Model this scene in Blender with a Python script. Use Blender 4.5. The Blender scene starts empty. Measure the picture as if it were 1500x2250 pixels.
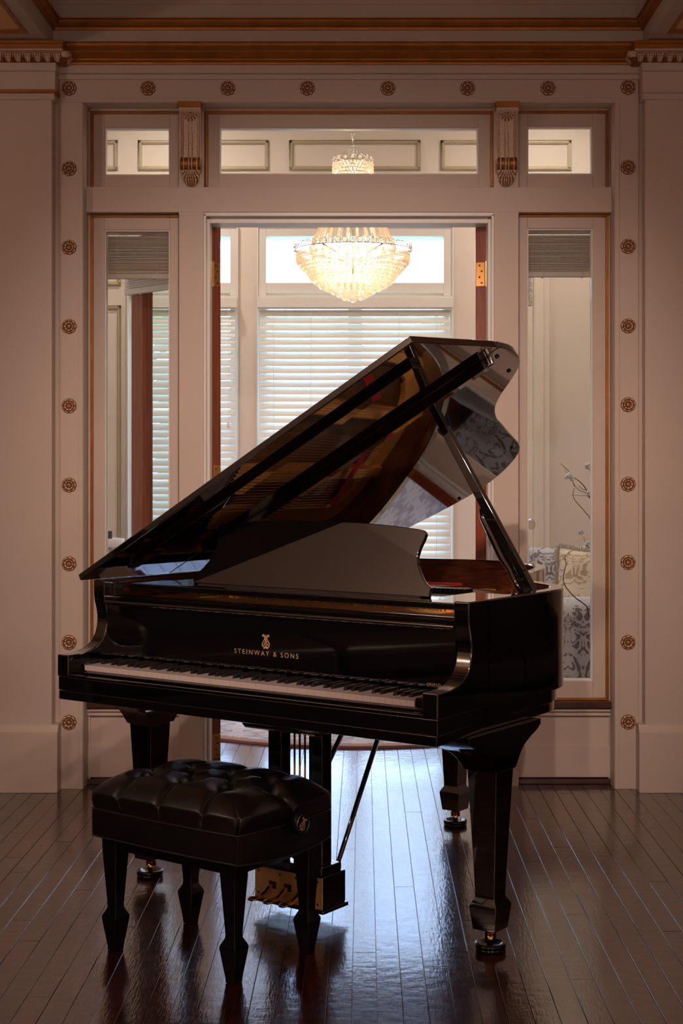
import bpy, math, random
from math import sin, cos, pi, sqrt, radians
from mathutils import Vector, Matrix
random.seed(7)
S = bpy.context.scene
C = S.collection

# ------------------------------------------------------------------ camera
F, H, VX, VY = 3255.63, 1.3522, 798.4, 1028.0
cd = bpy.data.cameras.new('camera'); cam = bpy.data.objects.new('camera', cd); C.objects.link(cam)
cam.location = (0, 0, H); cam.rotation_euler = (pi / 2, 0, 0)
cd.sensor_fit = 'HORIZONTAL'; cd.sensor_width = 36; cd.lens = F / 1500 * 36
cd.shift_x = -(VX - 750) / 1500; cd.shift_y = -(1125 - VY) / 1500
cd.clip_start = .05; cd.clip_end = 200
S.camera = cam
S.view_settings.view_transform = 'Standard'; S.view_settings.look = 'None'
S.view_settings.gamma = 1; S.view_settings.use_curve_mapping = False
S.view_settings.exposure = 0.0

# ------------------------------------------------------------------ sky and lights
w = bpy.data.worlds.new('sky'); S.world = w; w.use_nodes = True
nt = w.node_tree; nt.nodes.clear()
wo = nt.nodes.new('ShaderNodeOutputWorld'); bg = nt.nodes.new('ShaderNodeBackground')
tc = nt.nodes.new('ShaderNodeTexCoord'); sp = nt.nodes.new('ShaderNodeSeparateXYZ'); cr = nt.nodes.new('ShaderNodeValToRGB')
nt.links.new(tc.outputs['Generated'], sp.inputs[0]); nt.links.new(sp.outputs[2], cr.inputs[0])
cr.color_ramp.elements[0].position = 0.0; cr.color_ramp.elements[0].color = (.43, .63, 1.0, 1)
cr.color_ramp.elements[1].position = 0.7; cr.color_ramp.elements[1].color = (.31, .50, 1.0, 1)
nt.links.new(cr.outputs[0], bg.inputs[0]); nt.links.new(bg.outputs[0], wo.inputs[0])
bg.inputs[1].default_value = 20

def area(name, loc, size, power, col, rot=(0, 0, 0), shape='DISK'):
    l = bpy.data.lights.new(name, 'AREA'); l.shape = shape; l.size = size; l.energy = power; l.color = col
    o = bpy.data.objects.new(name, l); o.location = loc; o.rotation_euler = rot; C.objects.link(o); return o
def point(name, loc, power, col, r=.03, parent=None):
    l = bpy.data.lights.new(name, 'POINT'); l.energy = power; l.color = col; l.shadow_soft_size = r
    o = bpy.data.objects.new(name, l); o.location = loc; C.objects.link(o); o.parent = parent; return o
WARM = (1, .745, .625)
FILL_SPOTS = [(-.55, 1.3, 3.30), (0, 1.3, 3.30), (.55, 1.3, 3.30)]      # added spotlights, unseen, aimed at the doorway so the wall dims outward
for x, y, z in FILL_SPOTS:
    l = bpy.data.lights.new('track_spot', 'SPOT'); l.energy = 188; l.color = WARM; l.spot_size = radians(44); l.spot_blend = 1.0; l.shadow_soft_size = .04
    o = bpy.data.objects.new('track_spot', l); C.objects.link(o); o.location = (x, y + .06, z - .03)
    o.rotation_euler = (Vector((x * .3 - .03, 6.2, 1.05)) - Vector((x, y, z))).to_track_quat('-Z', 'Y').to_euler()
FILL_GLOBES = [(-1.3, -.7, 1.5), (1.32, -.7, 1.5)]  # added lamps behind the camera, invented to light the near room
FAR_FILLS = [(-1.2, 7.4), (1.2, 7.4), (-1.2, 8.8), (1.2, 8.8)]
for x, y in FAR_FILLS: area('recessed_light', (x, y, 3.735), .16, 13, (1, .88, .76))   # added ceiling lights out of view, brightening the far room

# ------------------------------------------------------------------ materials
def mat(name, col, rough=.5, metal=0., coat=0., ior=1.5, spec=.5, trans=0., emis=None, es=0., coat_rough=.03):
    m = bpy.data.materials.new(name); m.use_nodes = True
    b = m.node_tree.nodes['Principled BSDF']
    b.inputs['Base Color'].default_value = (*col, 1); b.inputs['Roughness'].default_value = rough
    b.inputs['Metallic'].default_value = metal; b.inputs['Coat Weight'].default_value = coat
    b.inputs['Coat Roughness'].default_value = coat_rough
    b.inputs['IOR'].default_value = ior; b.inputs['Specular IOR Level'].default_value = spec
    b.inputs['Transmission Weight'].default_value = trans
    if emis: b.inputs['Emission Color'].default_value = (*emis, 1); b.inputs['Emission Strength'].default_value = es
    return m
def nodes(m): return m.node_tree.nodes, m.node_tree.links, m.node_tree.nodes['Principled BSDF']
def add_bump(m, scale=40, strength=.1, dist=.002, stretch=None, detail=4):
    n, l, b = nodes(m)
    tc = n.new('ShaderNodeTexCoord'); t = n.new('ShaderNodeTexNoise'); bp = n.new('ShaderNodeBump')
    t.inputs['Scale'].default_value = scale; t.inputs['Detail'].default_value = detail
    if stretch:
        mp = n.new('ShaderNodeMapping'); mp.inputs['Scale'].default_value = stretch
        l.new(tc.outputs['Object'], mp.inputs[0]); l.new(mp.outputs[0], t.inputs['Vector'])
    else: l.new(tc.outputs['Object'], t.inputs['Vector'])
    bp.inputs['Strength'].default_value = strength; bp.inputs['Distance'].default_value = dist
    l.new(t.outputs['Fac'], bp.inputs['Height']); l.new(bp.outputs[0], b.inputs['Normal'])
    return t
def mottled(name, c1, c2, scale=3, rough=.5, stretch=None, detail=3, lo=.35, hi=.65, **kw):
    m = mat(name, c1, rough, **kw); n, l, b = nodes(m)
    tc = n.new('ShaderNodeTexCoord'); t = n.new('ShaderNodeTexNoise'); r = n.new('ShaderNodeValToRGB')
    t.inputs['Scale'].default_value = scale; t.inputs['Detail'].default_value = detail
    mp = n.new('ShaderNodeMapping'); mp.inputs['Scale'].default_value = stretch or (1, 1, 1)
    l.new(tc.outputs['Object'], mp.inputs[0]); l.new(mp.outputs[0], t.inputs['Vector'])
    l.new(t.outputs['Fac'], r.inputs[0]); l.new(r.outputs[0], b.inputs['Base Color'])
    r.color_ramp.elements[0].position = lo; r.color_ramp.elements[0].color = (*c1, 1)
    r.color_ramp.elements[1].position = hi; r.color_ramp.elements[1].color = (*c2, 1)
    return m
M = {}
M['paint'] = mottled('cream_wall_paint', (.60, .49, .41), (.63, .50, .42), 1.2, .55)
M['ceil'] = mottled('ceiling_paint', (.50, .40, .34), (.54, .43, .36), 1.5, .7)
M['tanpanel'] = mottled('ochre_ceiling_panel', (.78, .42, .19), (.82, .45, .21), 2, .6)
M['white'] = mat('white_trim_paint', (.78, .73, .67), .35)
M['cream'] = mottled('cream_far_room_paint', (.78, .66, .56), (.80, .69, .59), 1.5, .5)
M['gold'] = mottled('gold_paint', (.34, .125, .020), (.43, .16, .028), 14, .42, metal=.55)
M['goldlite'] = mottled('old_gold_panel_paint', (.48, .38, .25), (.53, .43, .29), 9, .5, metal=.2)
M['relief'] = mottled('rubbed_gilt_plaster', (.62, .45, .33), (.40, .18, .06), 90, .45, lo=.4, hi=.6, metal=.15)
M['black'] = mat('black_polyester_lacquer', (.0025, .0025, .0025), .045, ior=1.95, coat=1., coat_rough=.012)
M['black'].node_tree.nodes['Principled BSDF'].inputs['Coat IOR'].default_value = 1.95
M['ebony'] = mat('satin_black_wood', (.005, .005, .005), .22)
M['ivory'] = mat('white_key_acrylic', (.78, .66, .62), .25, coat=.4)
M['blackkey'] = mat('black_key_satin', (.012, .011, .011), .3)
M['brass'] = mat('polished_brass', (.78, .42, .14), .18, metal=1)
M['brassplate'] = mottled('worn_brass_plate', (.90, .52, .20), (.95, .58, .24), 40, .5, metal=.5)
M['cuplacquer'] = mat('black_cup_lacquer', (.004, .004, .004), .14)
M['chrome'] = mat('nickel_plate', (.75, .72, .7), .15, metal=1)
M['plate'] = mottled('bronze_cast_plate', (.98, .45, .10), (1, .50, .12), 30, .5, metal=.35)
M['felt'] = mat('red_felt', (.55, .02, .02), .9)
M['string'] = mat('copper_string', (.62, .36, .2), .3, metal=1)
M['steel'] = mat('steel_string', (.6, .58, .55), .25, metal=1)
M['spruce'] = mottled('spruce_soundboard', (.12, .05, .018), (.16, .07, .025), 20, .35, stretch=(1, .06, 1))
M['mahog'] = mottled('mahogany_veneer', (.055, .013, .007), (.13, .034, .017), 9, .22, stretch=(1.2, 1.2, 12), coat=.6)
M['doorwood'] = mottled('stained_mahogany_door', (.20, .042, .018), (.30, .075, .030), 20, .3, stretch=(5, 5, .25), coat=.3)
M['darksill'] = mottled('dark_red_sill_wood', (.045, .012, .008), (.07, .02, .012), 12, .3)
M['leather'] = mat('black_leather', (.007, .0065, .0065), .34, spec=.65)
add_bump(M['leather'], 420, .25, .0006)
M['piping'] = mat('leather_piping', (.03, .027, .025), .3)
M['letter'] = mat('gold_leaf_lettering', (.75, .48, .26), .4, metal=.4)
M['rugedge'] = mat('pink_rug_binding', (.42, .25, .21), .95)
M['cord'] = mat('white_cord', (.8, .78, .72), .7)
M['plastic'] = mat('dark_plastic', (.05, .05, .055), .4)
M['branch'] = mat('brown_branch', (.09, .06, .045), .7)
M['vase'] = mat('glazed_vase', (.30, .28, .26), .2)
M['fringe'] = mottled('cream_fringe', (.55, .50, .40), (.35, .31, .24), 150, .95)
M['leaf'] = mottled('green_foliage', (.05, .12, .03), (.14, .26, .07), 6, .8)
M['lawn'] = mottled('lawn_grass', (.10, .20, .06), (.16, .28, .09), 3, .9)
M['bulb'] = mat('lit_bulb', (1, .9, .7), .3, emis=(1, .72, .42), es=12)
M['lampglass'] = mat('lit_lamp_glass', (1, .85, .7), .4, emis=WARM, es=74)
M['sconce'] = mat('lit_sconce_glass', (1, .85, .7), .4, emis=WARM, es=210)  # glow of the added sconce that lightens the reflected left wall
M['sconce_dim'] = mat('dimmed_sconce_glass', (1, .85, .7), .4, emis=WARM, es=50)
M['brownleather'] = mat('dark_brown_leather', (.022, .013, .009), .4)

# floor wood
def plank_mat():
    m = mat('dark_stained_oak', (.05, .02, .012), .2, coat=.72, coat_rough=.12, ior=1.4)
    m.node_tree.nodes['Principled BSDF'].inputs['Coat IOR'].default_value = 1.72
    n, l, b = nodes(m)
    oi = n.new('ShaderNodeObjectInfo'); geo = n.new('ShaderNodeTexCoord'); add = n.new('ShaderNodeVectorMath'); sc = n.new('ShaderNodeVectorMath')
    comb = n.new('ShaderNodeCombineXYZ'); gm = n.new('ShaderNodeNewGeometry'); mp = n.new('ShaderNodeMapping'); t = n.new('ShaderNodeTexNoise')
    l.new(gm.outputs['Position'], add.inputs[0]); l.new(oi.outputs['Random'], sc.inputs[0]); sc.operation = 'SCALE'; sc.inputs['Scale'].default_value = 20
    l.new(sc.outputs[0], add.inputs[1]); l.new(add.outputs[0], mp.inputs[0]); mp.inputs['Scale'].default_value = (60, 2.5, 1)
    l.new(mp.outputs[0], t.inputs['Vector']); t.inputs['Scale'].default_value = 1; t.inputs['Detail'].default_value = 5
    r = n.new('ShaderNodeValToRGB'); l.new(t.outputs['Fac'], r.inputs[0])
    r.color_ramp.elements[0].position = .3; r.color_ramp.elements[0].color = (.026, .0036, .0016, 1)
    r.color_ramp.elements[1].position = .7; r.color_ramp.elements[1].color = (.066, .0115, .005, 1)
    hs = n.new('ShaderNodeHueSaturation'); mr = n.new('ShaderNodeMapRange'); mr.inputs['To Min'].default_value = .7; mr.inputs['To Max'].default_value = 1.35
    l.new(oi.outputs['Random'], mr.inputs[0]); l.new(mr.outputs[0], hs.inputs['Value']); l.new(r.outputs[0], hs.inputs['Color']); l.new(hs.outputs[0], b.inputs['Base Color'])
    # worn varnish: pores and ripples
    t2 = n.new('ShaderNodeTexNoise'); mp2 = n.new('ShaderNodeMapping'); mp2.inputs['Scale'].default_value = (170, 26, 1)
    l.new(add.outputs[0], mp2.inputs[0]); l.new(mp2.outputs[0], t2.inputs['Vector']); t2.inputs['Scale'].default_value = 1; t2.inputs['Detail'].default_value = 3
    t3 = n.new('ShaderNodeTexNoise'); mp3 = n.new('ShaderNodeMapping'); mp3.inputs['Scale'].default_value = (22, 30, 1)
    l.new(add.outputs[0], mp3.inputs[0]); l.new(mp3.outputs[0], t3.inputs['Vector']); t3.inputs['Scale'].default_value = 1; t3.inputs['Detail'].default_value = 2
    mx = n.new('ShaderNodeMath'); mx.operation = 'MULTIPLY_ADD'; mx.inputs[1].default_value = 1.6
    l.new(t3.outputs['Fac'], mx.inputs[0]); l.new(t2.outputs['Fac'], mx.inputs[2])
    bp = n.new('ShaderNodeBump'); bp.inputs['Strength'].default_value = .35; bp.inputs['Distance'].default_value = .0011
    l.new(mx.outputs[0], bp.inputs['Height']); l.new(bp.outputs[0], b.inputs['Normal']); l.new(bp.outputs[0], b.inputs['Coat Normal'])
    rr = n.new('ShaderNodeMapRange'); l.new(t3.outputs['Fac'], rr.inputs[0]); rr.inputs['To Min'].default_value = .12; rr.inputs['To Max'].default_value = .30
    l.new(rr.outputs[0], b.inputs['Roughness'])
    return m
M['plank'] = plank_mat()

def damask(name, c1, c2, scale=7):
    m = mat(name, c1, .75); n, l, b = nodes(m)
    tc = n.new('ShaderNodeTexCoord'); nz = n.new('ShaderNodeTexNoise'); nz.inputs['Scale'].default_value = scale; nz.inputs['Detail'].default_value = 2; nz.inputs['Distortion'].default_value = 2.2
    wv = n.new('ShaderNodeTexVoronoi'); wv.inputs['Scale'].default_value = scale * 2.3; wv.feature = 'SMOOTH_F1'
    sx = n.new('ShaderNodeSeparateXYZ'); cx = n.new('ShaderNodeCombineXYZ'); l.new(tc.outputs['Object'], sx.inputs[0])
    for k in (0, 1):
        pp = n.new('ShaderNodeMath'); pp.operation = 'PINGPONG'; pp.inputs[1].default_value = .62 / scale; l.new(sx.outputs[k], pp.inputs[0]); l.new(pp.outputs[0], cx.inputs[k])
    l.new(sx.outputs[2], cx.inputs[2])
    vm = n.new('ShaderNodeVectorMath'); vm.operation = 'MULTIPLY_ADD'; vm.inputs[1].default_value = (.35, .35, .35)
    l.new(cx.outputs[0], nz.inputs['Vector']); l.new(nz.outputs['Color'], vm.inputs[0]); l.new(cx.outputs[0], vm.inputs[2]); l.new(vm.outputs[0], wv.inputs['Vector'])
    mx = n.new('ShaderNodeMath'); mx.operation = 'ADD'; l.new(nz.outputs['Fac'], mx.inputs[0]); l.new(wv.outputs['Distance'], mx.inputs[1])
    r = n.new('ShaderNodeValToRGB'); l.new(mx.outputs[0], r.inputs[0]); r.color_ramp.elements[0].position = .80; r.color_ramp.elements[0].color = (*c2, 1)
    r.color_ramp.elements[1].position = .86; r.color_ramp.elements[1].color = (*c1, 1); l.new(r.outputs[0], b.inputs['Base Color'])
    bp = n.new('ShaderNodeBump'); bp.inputs['Strength'].default_value = .4; bp.inputs['Distance'].default_value = .004; l.new(r.outputs[0], bp.inputs['Height']); l.new(bp.outputs[0], b.inputs['Normal'])
    return m
M['damask'] = damask('grey_damask', (.52, .52, .57), (.16, .14, .16), 8)
M['damask2'] = damask('cream_damask', (.70, .60, .47), (.42, .31, .21), 8)
M['rug'] = damask('pale_patterned_rug', (.56, .53, .53), (.36, .32, .33), 6)

def facing(n, l, base, k):
    lw = n.new('ShaderNodeLayerWeight'); lw.inputs[0].default_value = .5; p = n.new('ShaderNodeMath'); p.operation = 'POWER'; p.inputs[1].default_value = 5
    m = n.new('ShaderNodeMath'); m.operation = 'MULTIPLY_ADD'; m.inputs[1].default_value = k; m.inputs[2].default_value = base
    l.new(lw.outputs['Facing'], p.inputs[0]); l.new(p.outputs[0], m.inputs[0]); return m
def thin_mat(name, col, rough, trans):
    m = bpy.data.materials.new(name); m.use_nodes = True; n = m.node_tree.nodes; l = m.node_tree.links; b = n['Principled BSDF']; o = n['Material Output']
    b.inputs['Base Color'].default_value = (*col, 1); b.inputs['Roughness'].default_value = rough; d = n.new('ShaderNodeBsdfTranslucent'); d.inputs[0].default_value = (*col, 1)
    mix = n.new('ShaderNodeMixShader'); mix.inputs[0].default_value = trans; l.new(b.outputs[0], mix.inputs[1]); l.new(d.outputs[0], mix.inputs[2]); l.new(mix.outputs[0], o.inputs[0]); return m
M['blind'] = thin_mat('white_blind_slat', (.80, .73, .63), .35, .12)
M['petal'] = thin_mat('white_petal', (.95, .95, .96), .6, .35)
M['miniblind'] = thin_mat('white_mini_blind', (.66, .58, .52), .4, .15)
def glass_mat(name, tint=(1, 1, 1), gl=.06):
    m = bpy.data.materials.new(name); m.use_nodes = True; n = m.node_tree.nodes; l = m.node_tree.links; n.clear()
    o = n.new('ShaderNodeOutputMaterial'); mix = n.new('ShaderNodeMixShader'); tr = n.new('ShaderNodeBsdfTransparent'); g = n.new('ShaderNodeBsdfGlossy'); fr = facing(n, l, .04, .7)
    tr.inputs[0].default_value = (*tint, 1); g.inputs['Roughness'].default_value = .01
    l.new(fr.outputs[0], mix.inputs[0]); l.new(tr.outputs[0], mix.inputs[1]); l.new(g.outputs[0], mix.inputs[2]); l.new(mix.outputs[0], o.inputs[0]); return m
M['glass'] = glass_mat('window_glass', (.96, .98, .97))
def crystal_mat():
    m = bpy.data.materials.new('cut_crystal'); m.use_nodes = True; n = m.node_tree.nodes; l = m.node_tree.links; n.clear()
    o = n.new('ShaderNodeOutputMaterial'); mix = n.new('ShaderNodeMixShader'); mix2 = n.new('ShaderNodeMixShader')
    tr = n.new('ShaderNodeBsdfTransparent'); g = n.new('ShaderNodeBsdfGlossy'); d = n.new('ShaderNodeBsdfTranslucent'); fr = facing(n, l, .14, .8)
    g.inputs['Roughness'].default_value = .08; tr.inputs[0].default_value = (.94, .87, .77, 1); d.inputs[0].default_value = (.98, .93, .86, 1)
    mix2.inputs[0].default_value = .25; l.new(tr.outputs[0], mix2.inputs[1]); l.new(d.outputs[0], mix2.inputs[2])
    l.new(fr.outputs[0], mix.inputs[0]); l.new(mix2.outputs[0], mix.inputs[1]); l.new(g.outputs[0], mix.inputs[2]); l.new(mix.outputs[0], o.inputs[0]); return m
M['crystal'] = crystal_mat()

# ------------------------------------------------------------------ mesh helpers
class MB:
    def __init__(s): s.v = []; s.f = []; s.m = []
    def add(s, vs, fs, m=0):
        k = len(s.v); s.v += [tuple(p) for p in vs]
        for f in fs: s.f.append([i + k for i in f]); s.m.append(m)
        return s
    def box(s, x0, x1, y0, y1, z0, z1, m=0):
        return s.add([(x0, y0, z0), (x1, y0, z0), (x1, y1, z0), (x0, y1, z0), (x0, y0, z1), (x1, y0, z1), (x1, y1, z1), (x0, y1, z1)],
                     [(0, 3, 2, 1), (4, 5, 6, 7), (0, 1, 5, 4), (1, 2, 6, 5), (2, 3, 7, 6), (3, 0, 4, 7)], m)
    def grid(s, rows, m=0, closed=False, cap=False):
        n = len(rows[0]); vs = [p for r in rows for p in r]; fs = []
        for i in range(len(rows) - 1):
            for j in range(n if closed else n - 1):
                a = i * n + j; b = i * n + (j + 1) % n
                fs.append((a, b, b + n, a + n))
        if cap: fs.append(tuple(range(n))[::-1]); fs.append(tuple((len(rows) - 1) * n + j for j in range(n)))
        return s.add(vs, fs, m)
    def prism(s, poly, fn, t0, t1, m=0):      # poly of 2D points, fn(p,t)->3D
        n = len(poly); vs = [fn(p, t0) for p in poly] + [fn(p, t1) for p in poly]
        fs = [tuple(range(n))[::-1], tuple(range(n, 2 * n))] + [(i, (i + 1) % n, (i + 1) % n + n, i + n) for i in range(n)]
        return s.add(vs, fs, m)
    def tube(s, pts, r, n=8, m=0, closed=False, cap=True):
        pts = [Vector(p) for p in pts]; N = len(pts); rows = []; up = None
        for i, p in enumerate(pts):
            if closed: d = pts[(i + 1) % N] - pts[i - 1]
            else: d = pts[min(i + 1, N - 1)] - pts[max(i - 1, 0)]
            d.normalize()
            if up is None:
                up = Vector((0, 0, 1)) if abs(d.z) < .9 else Vector((1, 0, 0))
            x = d.cross(up).normalized(); up = x.cross(d).normalized(); rr = r[i] if isinstance(r, (list, tuple)) else r
            rows.append([p + x * rr * cos(2 * pi * k / n) + up * rr * sin(2 * pi * k / n) for k in range(n)])
        if closed: rows.append(rows[0]); cap = False
        return s.grid(rows, m, True, cap)
    def lathe(s, prof, n=24, c=(0, 0, 0), m=0, ax=2):
        rows = []
        for r, h in prof:
            row = []
            for k in range(n):
                a = 2 * pi * k / n; p = [r * cos(a), r * sin(a), h]
                if ax == 0: p = [p[2], p[0], p[1]]
                if ax == 1: p = [p[0], -p[2], p[1]]
                row.append((p[0] + c[0], p[1] + c[1], p[2] + c[2]))
            rows.append(row)
        return s.grid(rows, m, True, True)
    def ball(s, c, r, n=6, k=4, m=0, sz=1):
        rows = []
        for i in range(1, k):
            t = pi * i / k
            rows.append([(c[0] + r * sin(t) * cos(2 * pi * j / n), c[1] + r * sin(t) * sin(2 * pi * j / n), c[2] + sz * r * cos(t)) for j in range(n)])
        b = len(s.v); s.grid(rows, m, True)
        top = len(s.v); s.v.append((c[0], c[1], c[2] + sz * r)); s.v.append((c[0], c[1], c[2] - sz * r)); L = b + (k - 2) * n
        for j in range(n):
            s.f.append([top, b + j, b + (j + 1) % n][::-1] if False else [top, b + (j + 1) % n, b + j][::-1]); s.m.append(m)
            s.f.append([top + 1, L + j, L + (j + 1) % n][::-1]); s.m.append(m)
        return s
    def build(s, name, mats, parent=None, smooth=False, bevel=0, seg=2, loc=None, rot=None, recalc=True):
        me = bpy.data.meshes.new(name); me.from_pydata([tuple(p) for p in s.v], [], s.f)
        if not isinstance(mats, (list, tuple)): mats = [mats]
        for m in mats: me.materials.append(M[m] if isinstance(m, str) else m)
        if len(mats) > 1: me.polygons.foreach_set('material_index', s.m)
        if recalc:
            import bmesh
            b = bmesh.new(); b.from_mesh(me); bmesh.ops.remove_doubles(b, verts=b.verts, dist=1e-6); bmesh.ops.recalc_face_normals(b, faces=b.faces); b.to_mesh(me); b.free()
        if smooth:
            me.polygons.foreach_set('use_smooth', [True] * len(me.polygons))
            if smooth != 'all': me.set_sharp_from_angle(angle=radians(38))
        me.update()
        o = bpy.data.objects.new(name, me); C.objects.link(o); o.parent = parent
        if loc: o.location = loc
        if rot: o.rotation_euler = rot
        if bevel:
            bv = o.modifiers.new('bevel', 'BEVEL'); bv.width = bevel; bv.segments = seg; bv.limit_method = 'ANGLE'; bv.angle_limit = radians(50); bv.harden_normals = True
            me.polygons.foreach_set('use_smooth', [True] * len(me.polygons)); me.set_sharp_from_angle(angle=radians(38))
        return o
def B(*a): return MB().box(*a)
def empty(name, loc=(0, 0, 0), rz=0, label=None, cat=None, group=None, kind=None):
    o = bpy.data.objects.new(name, None); o.empty_display_size = .1; C.objects.link(o); o.location = loc; o.rotation_euler = (0, 0, rz)
    return tag(o, label, cat, group, kind)
def tag(o, label=None, cat=None, group=None, kind=None):
    if label: o['label'] = label
    if cat: o['category'] = cat
    if group: o['group'] = group
    if kind: o['kind'] = kind
    return o
def struct(o, label=None): o['kind'] = 'structure'; 
def PX(px, Y): return (px - VX) / F * Y
def PZ(py, Y): return H - (py - VY) / F * Y
def copy_of(o, parent=None, loc=None):
    c = o.copy(); C.objects.link(c); c.parent = parent
    if loc is not None: c.location = loc
    return c
def catmull(pts, n=6, closed=False):
    out = []; N = len(pts)
    for i in range(N if closed else N - 1):
        p = [pts[(i + k) % N] if closed else pts[max(0, min(N - 1, i + k))] for k in (-1, 0, 1, 2)]
        for j in range(n):
            t = j / n
            out.append(tuple(.5 * (2 * p[1][d] + (p[2][d] - p[0][d]) * t + (2 * p[0][d] - 5 * p[1][d] + 4 * p[2][d] - p[3][d]) * t * t + (3 * p[1][d] - p[0][d] - 3 * p[2][d] + p[3][d]) * t ** 3) for d in range(len(pts[0]))))
    if not closed: out.append(tuple(pts[-1]))
    return out

# ================================================================== SETTING
YC, YW, YR, YP = 6.238, 6.353, 6.295, 6.16     # casing face, sash plane, post face, pilaster plinth
# ---- floor planks
base = B(-3.4, 3.4, -3.6, 9.7, -.06, -.014).build('floor', 'plank'); tag(base, 'dark stained strip floor of narrow glossy planks', kind='structure')
def plank(x0, x1, y0, y1, parent):
    hx, hy = (x1 - x0) / 2 - .0006, (y1 - y0) / 2 - .0006; e = .0008; z = random.uniform(-.0003, .0003)
    vs = []
    for (ex, zz) in ((0, -.0138), (0, -e), (e, 0)):
        for sx, sy in ((-1, -1), (1, -1), (1, 1), (-1, 1)): vs.append((sx * (hx - ex), sy * (hy - ex), zz))
    mb = MB().add(vs, [(0, 1, 5, 4), (1, 2, 6, 5), (2, 3, 7, 6), (3, 0, 4, 7), (4, 5, 9, 8), (5, 6, 10, 9), (6, 7, 11, 10), (7, 4, 8, 11), (8, 9, 10, 11)])
    return mb, ((x0 + x1) / 2, (y0 + y1) / 2, z)
PW = .0640
rest = MB()
k0 = -52
for k in range(k0, 53):
    x0 = -.0935 + PW * k - .0
    vis = abs(x0 + PW / 2) < 1.66
    y = 9.68; 
    while y > -3.5:
        L = random.uniform(1.1, 2.3); y1 = y; y = max(y - L, -3.5)
        need = vis and y1 > 3.2 and abs(x0 + PW / 2) < .26 * y1 + .1
        mb, loc = plank(x0, x0 + PW, y, y1, base)
        if need:
            tilt = random.gauss(0, .0022)
            o = mb.build('plank', 'plank', base, loc=loc, rot=(0, tilt, 0), recalc=False)
        else: rest.add([(p[0] + loc[0], p[1] + loc[1], p[2]) for p in mb.v], mb.f)
o = rest.build('plank_field', 'plank', base, recalc=False); tag(o, kind='stuff')

# ---- near-room shell
wb = MB()
zt = 3.50
XL, XR = PX(182, YC), PX(1350.4, YC)          # cased opening
# wall masses either side and above
wb.box(-3.3, XL - .02, YC + .012, YC + .20, 0, zt); wb.box(XR + .02, 3.3, YC + .012, YC + .20, 0, zt)
ztop = PZ(225, YC)
wb.box(XL - .02, XR + .02, YC + .012, YC + .20, ztop + .02, zt)
wall = wb.build('wall_back', 'paint'); tag(wall, kind='structure')
def trim(name, mb, m, bevel=.002, smooth=False, parent=None):
    o = mb.build(name, m, parent, bevel=bevel, smooth=smooth)
    if parent is None: tag(o, kind='structure')
    return o
# casing with rosettes
xo0, xo1 = PX(131, YC), PX(1402, YC)
mb = MB()
zc1 = PZ(175, YC)
mb.box(xo0, XL, YC, YC + .15, 0, ztop); mb.box(XR, xo1, YC, YC + .15, 0, ztop)
mb.box(xo0, xo1, YC, YC + .15, ztop, zc1)
# fluting fillets near inner edge
mb.box(XL - .018, XL, YC - .004, YC + .01, 0, ztop + .0); mb.box(XR, XR + .018, YC - .004, YC + .01, 0, ztop)
mb.box(XL - .018, XR + .018, YC - .004, YC + .01, ztop, ztop + .018)
casing = trim('trim_1', mb, 'paint', .0015)
# frieze boards above casing
mb = MB(); mb.box(xo0 - .1, xo1 + .1, YC - .006, YC + .1, zc1, PZ(163, YC)); mb.box(xo0 - .1, xo1 + .1, YC - .016, YC + .1, PZ(163, YC), PZ(138, YC) + .05)
trim('trim_2', mb, 'paint', .003)
# opening reveals (jamb liners between casing and sash plane)
mb = MB(); mb.box(XL, XL + .002, YC, YW + .08, 0, ztop); mb.box(XR - .002, XR, YC, YW + .08, 0, ztop); mb.box(XL, XR, YC, YW + .08, ztop - .002, ztop)
# posts + transom rail
za, zb_ = PZ(411, YR), PZ(466, YR)
P1a, P1b, P2a, P2b = PX(393, YR), PX(447, YR), PX(1085, YR), PX(1139, YR)
for (a, b) in ((P1a, P1b), (P2a, P2b)): mb.box(a, b, YR, YW + .10, 0, zb_); mb.box(a, b, YR, YW + .10, za, ztop - .001)
mb.box(XL + .003, XR - .003, YR, YW + .10, zb_, za)
mb.box(XL + .003, XR - .003, YW - .01, YW + .10, PZ(245, YW), ztop)
mb.box(XL + .003, PX(199, YW), YW - .01, YW + .1, 0, ztop); mb.box(PX(1336, YW), XR - .003, YW - .01, YW + .1, 0, ztop)
trim('trim_3', mb, 'paint', .0015)
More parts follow.
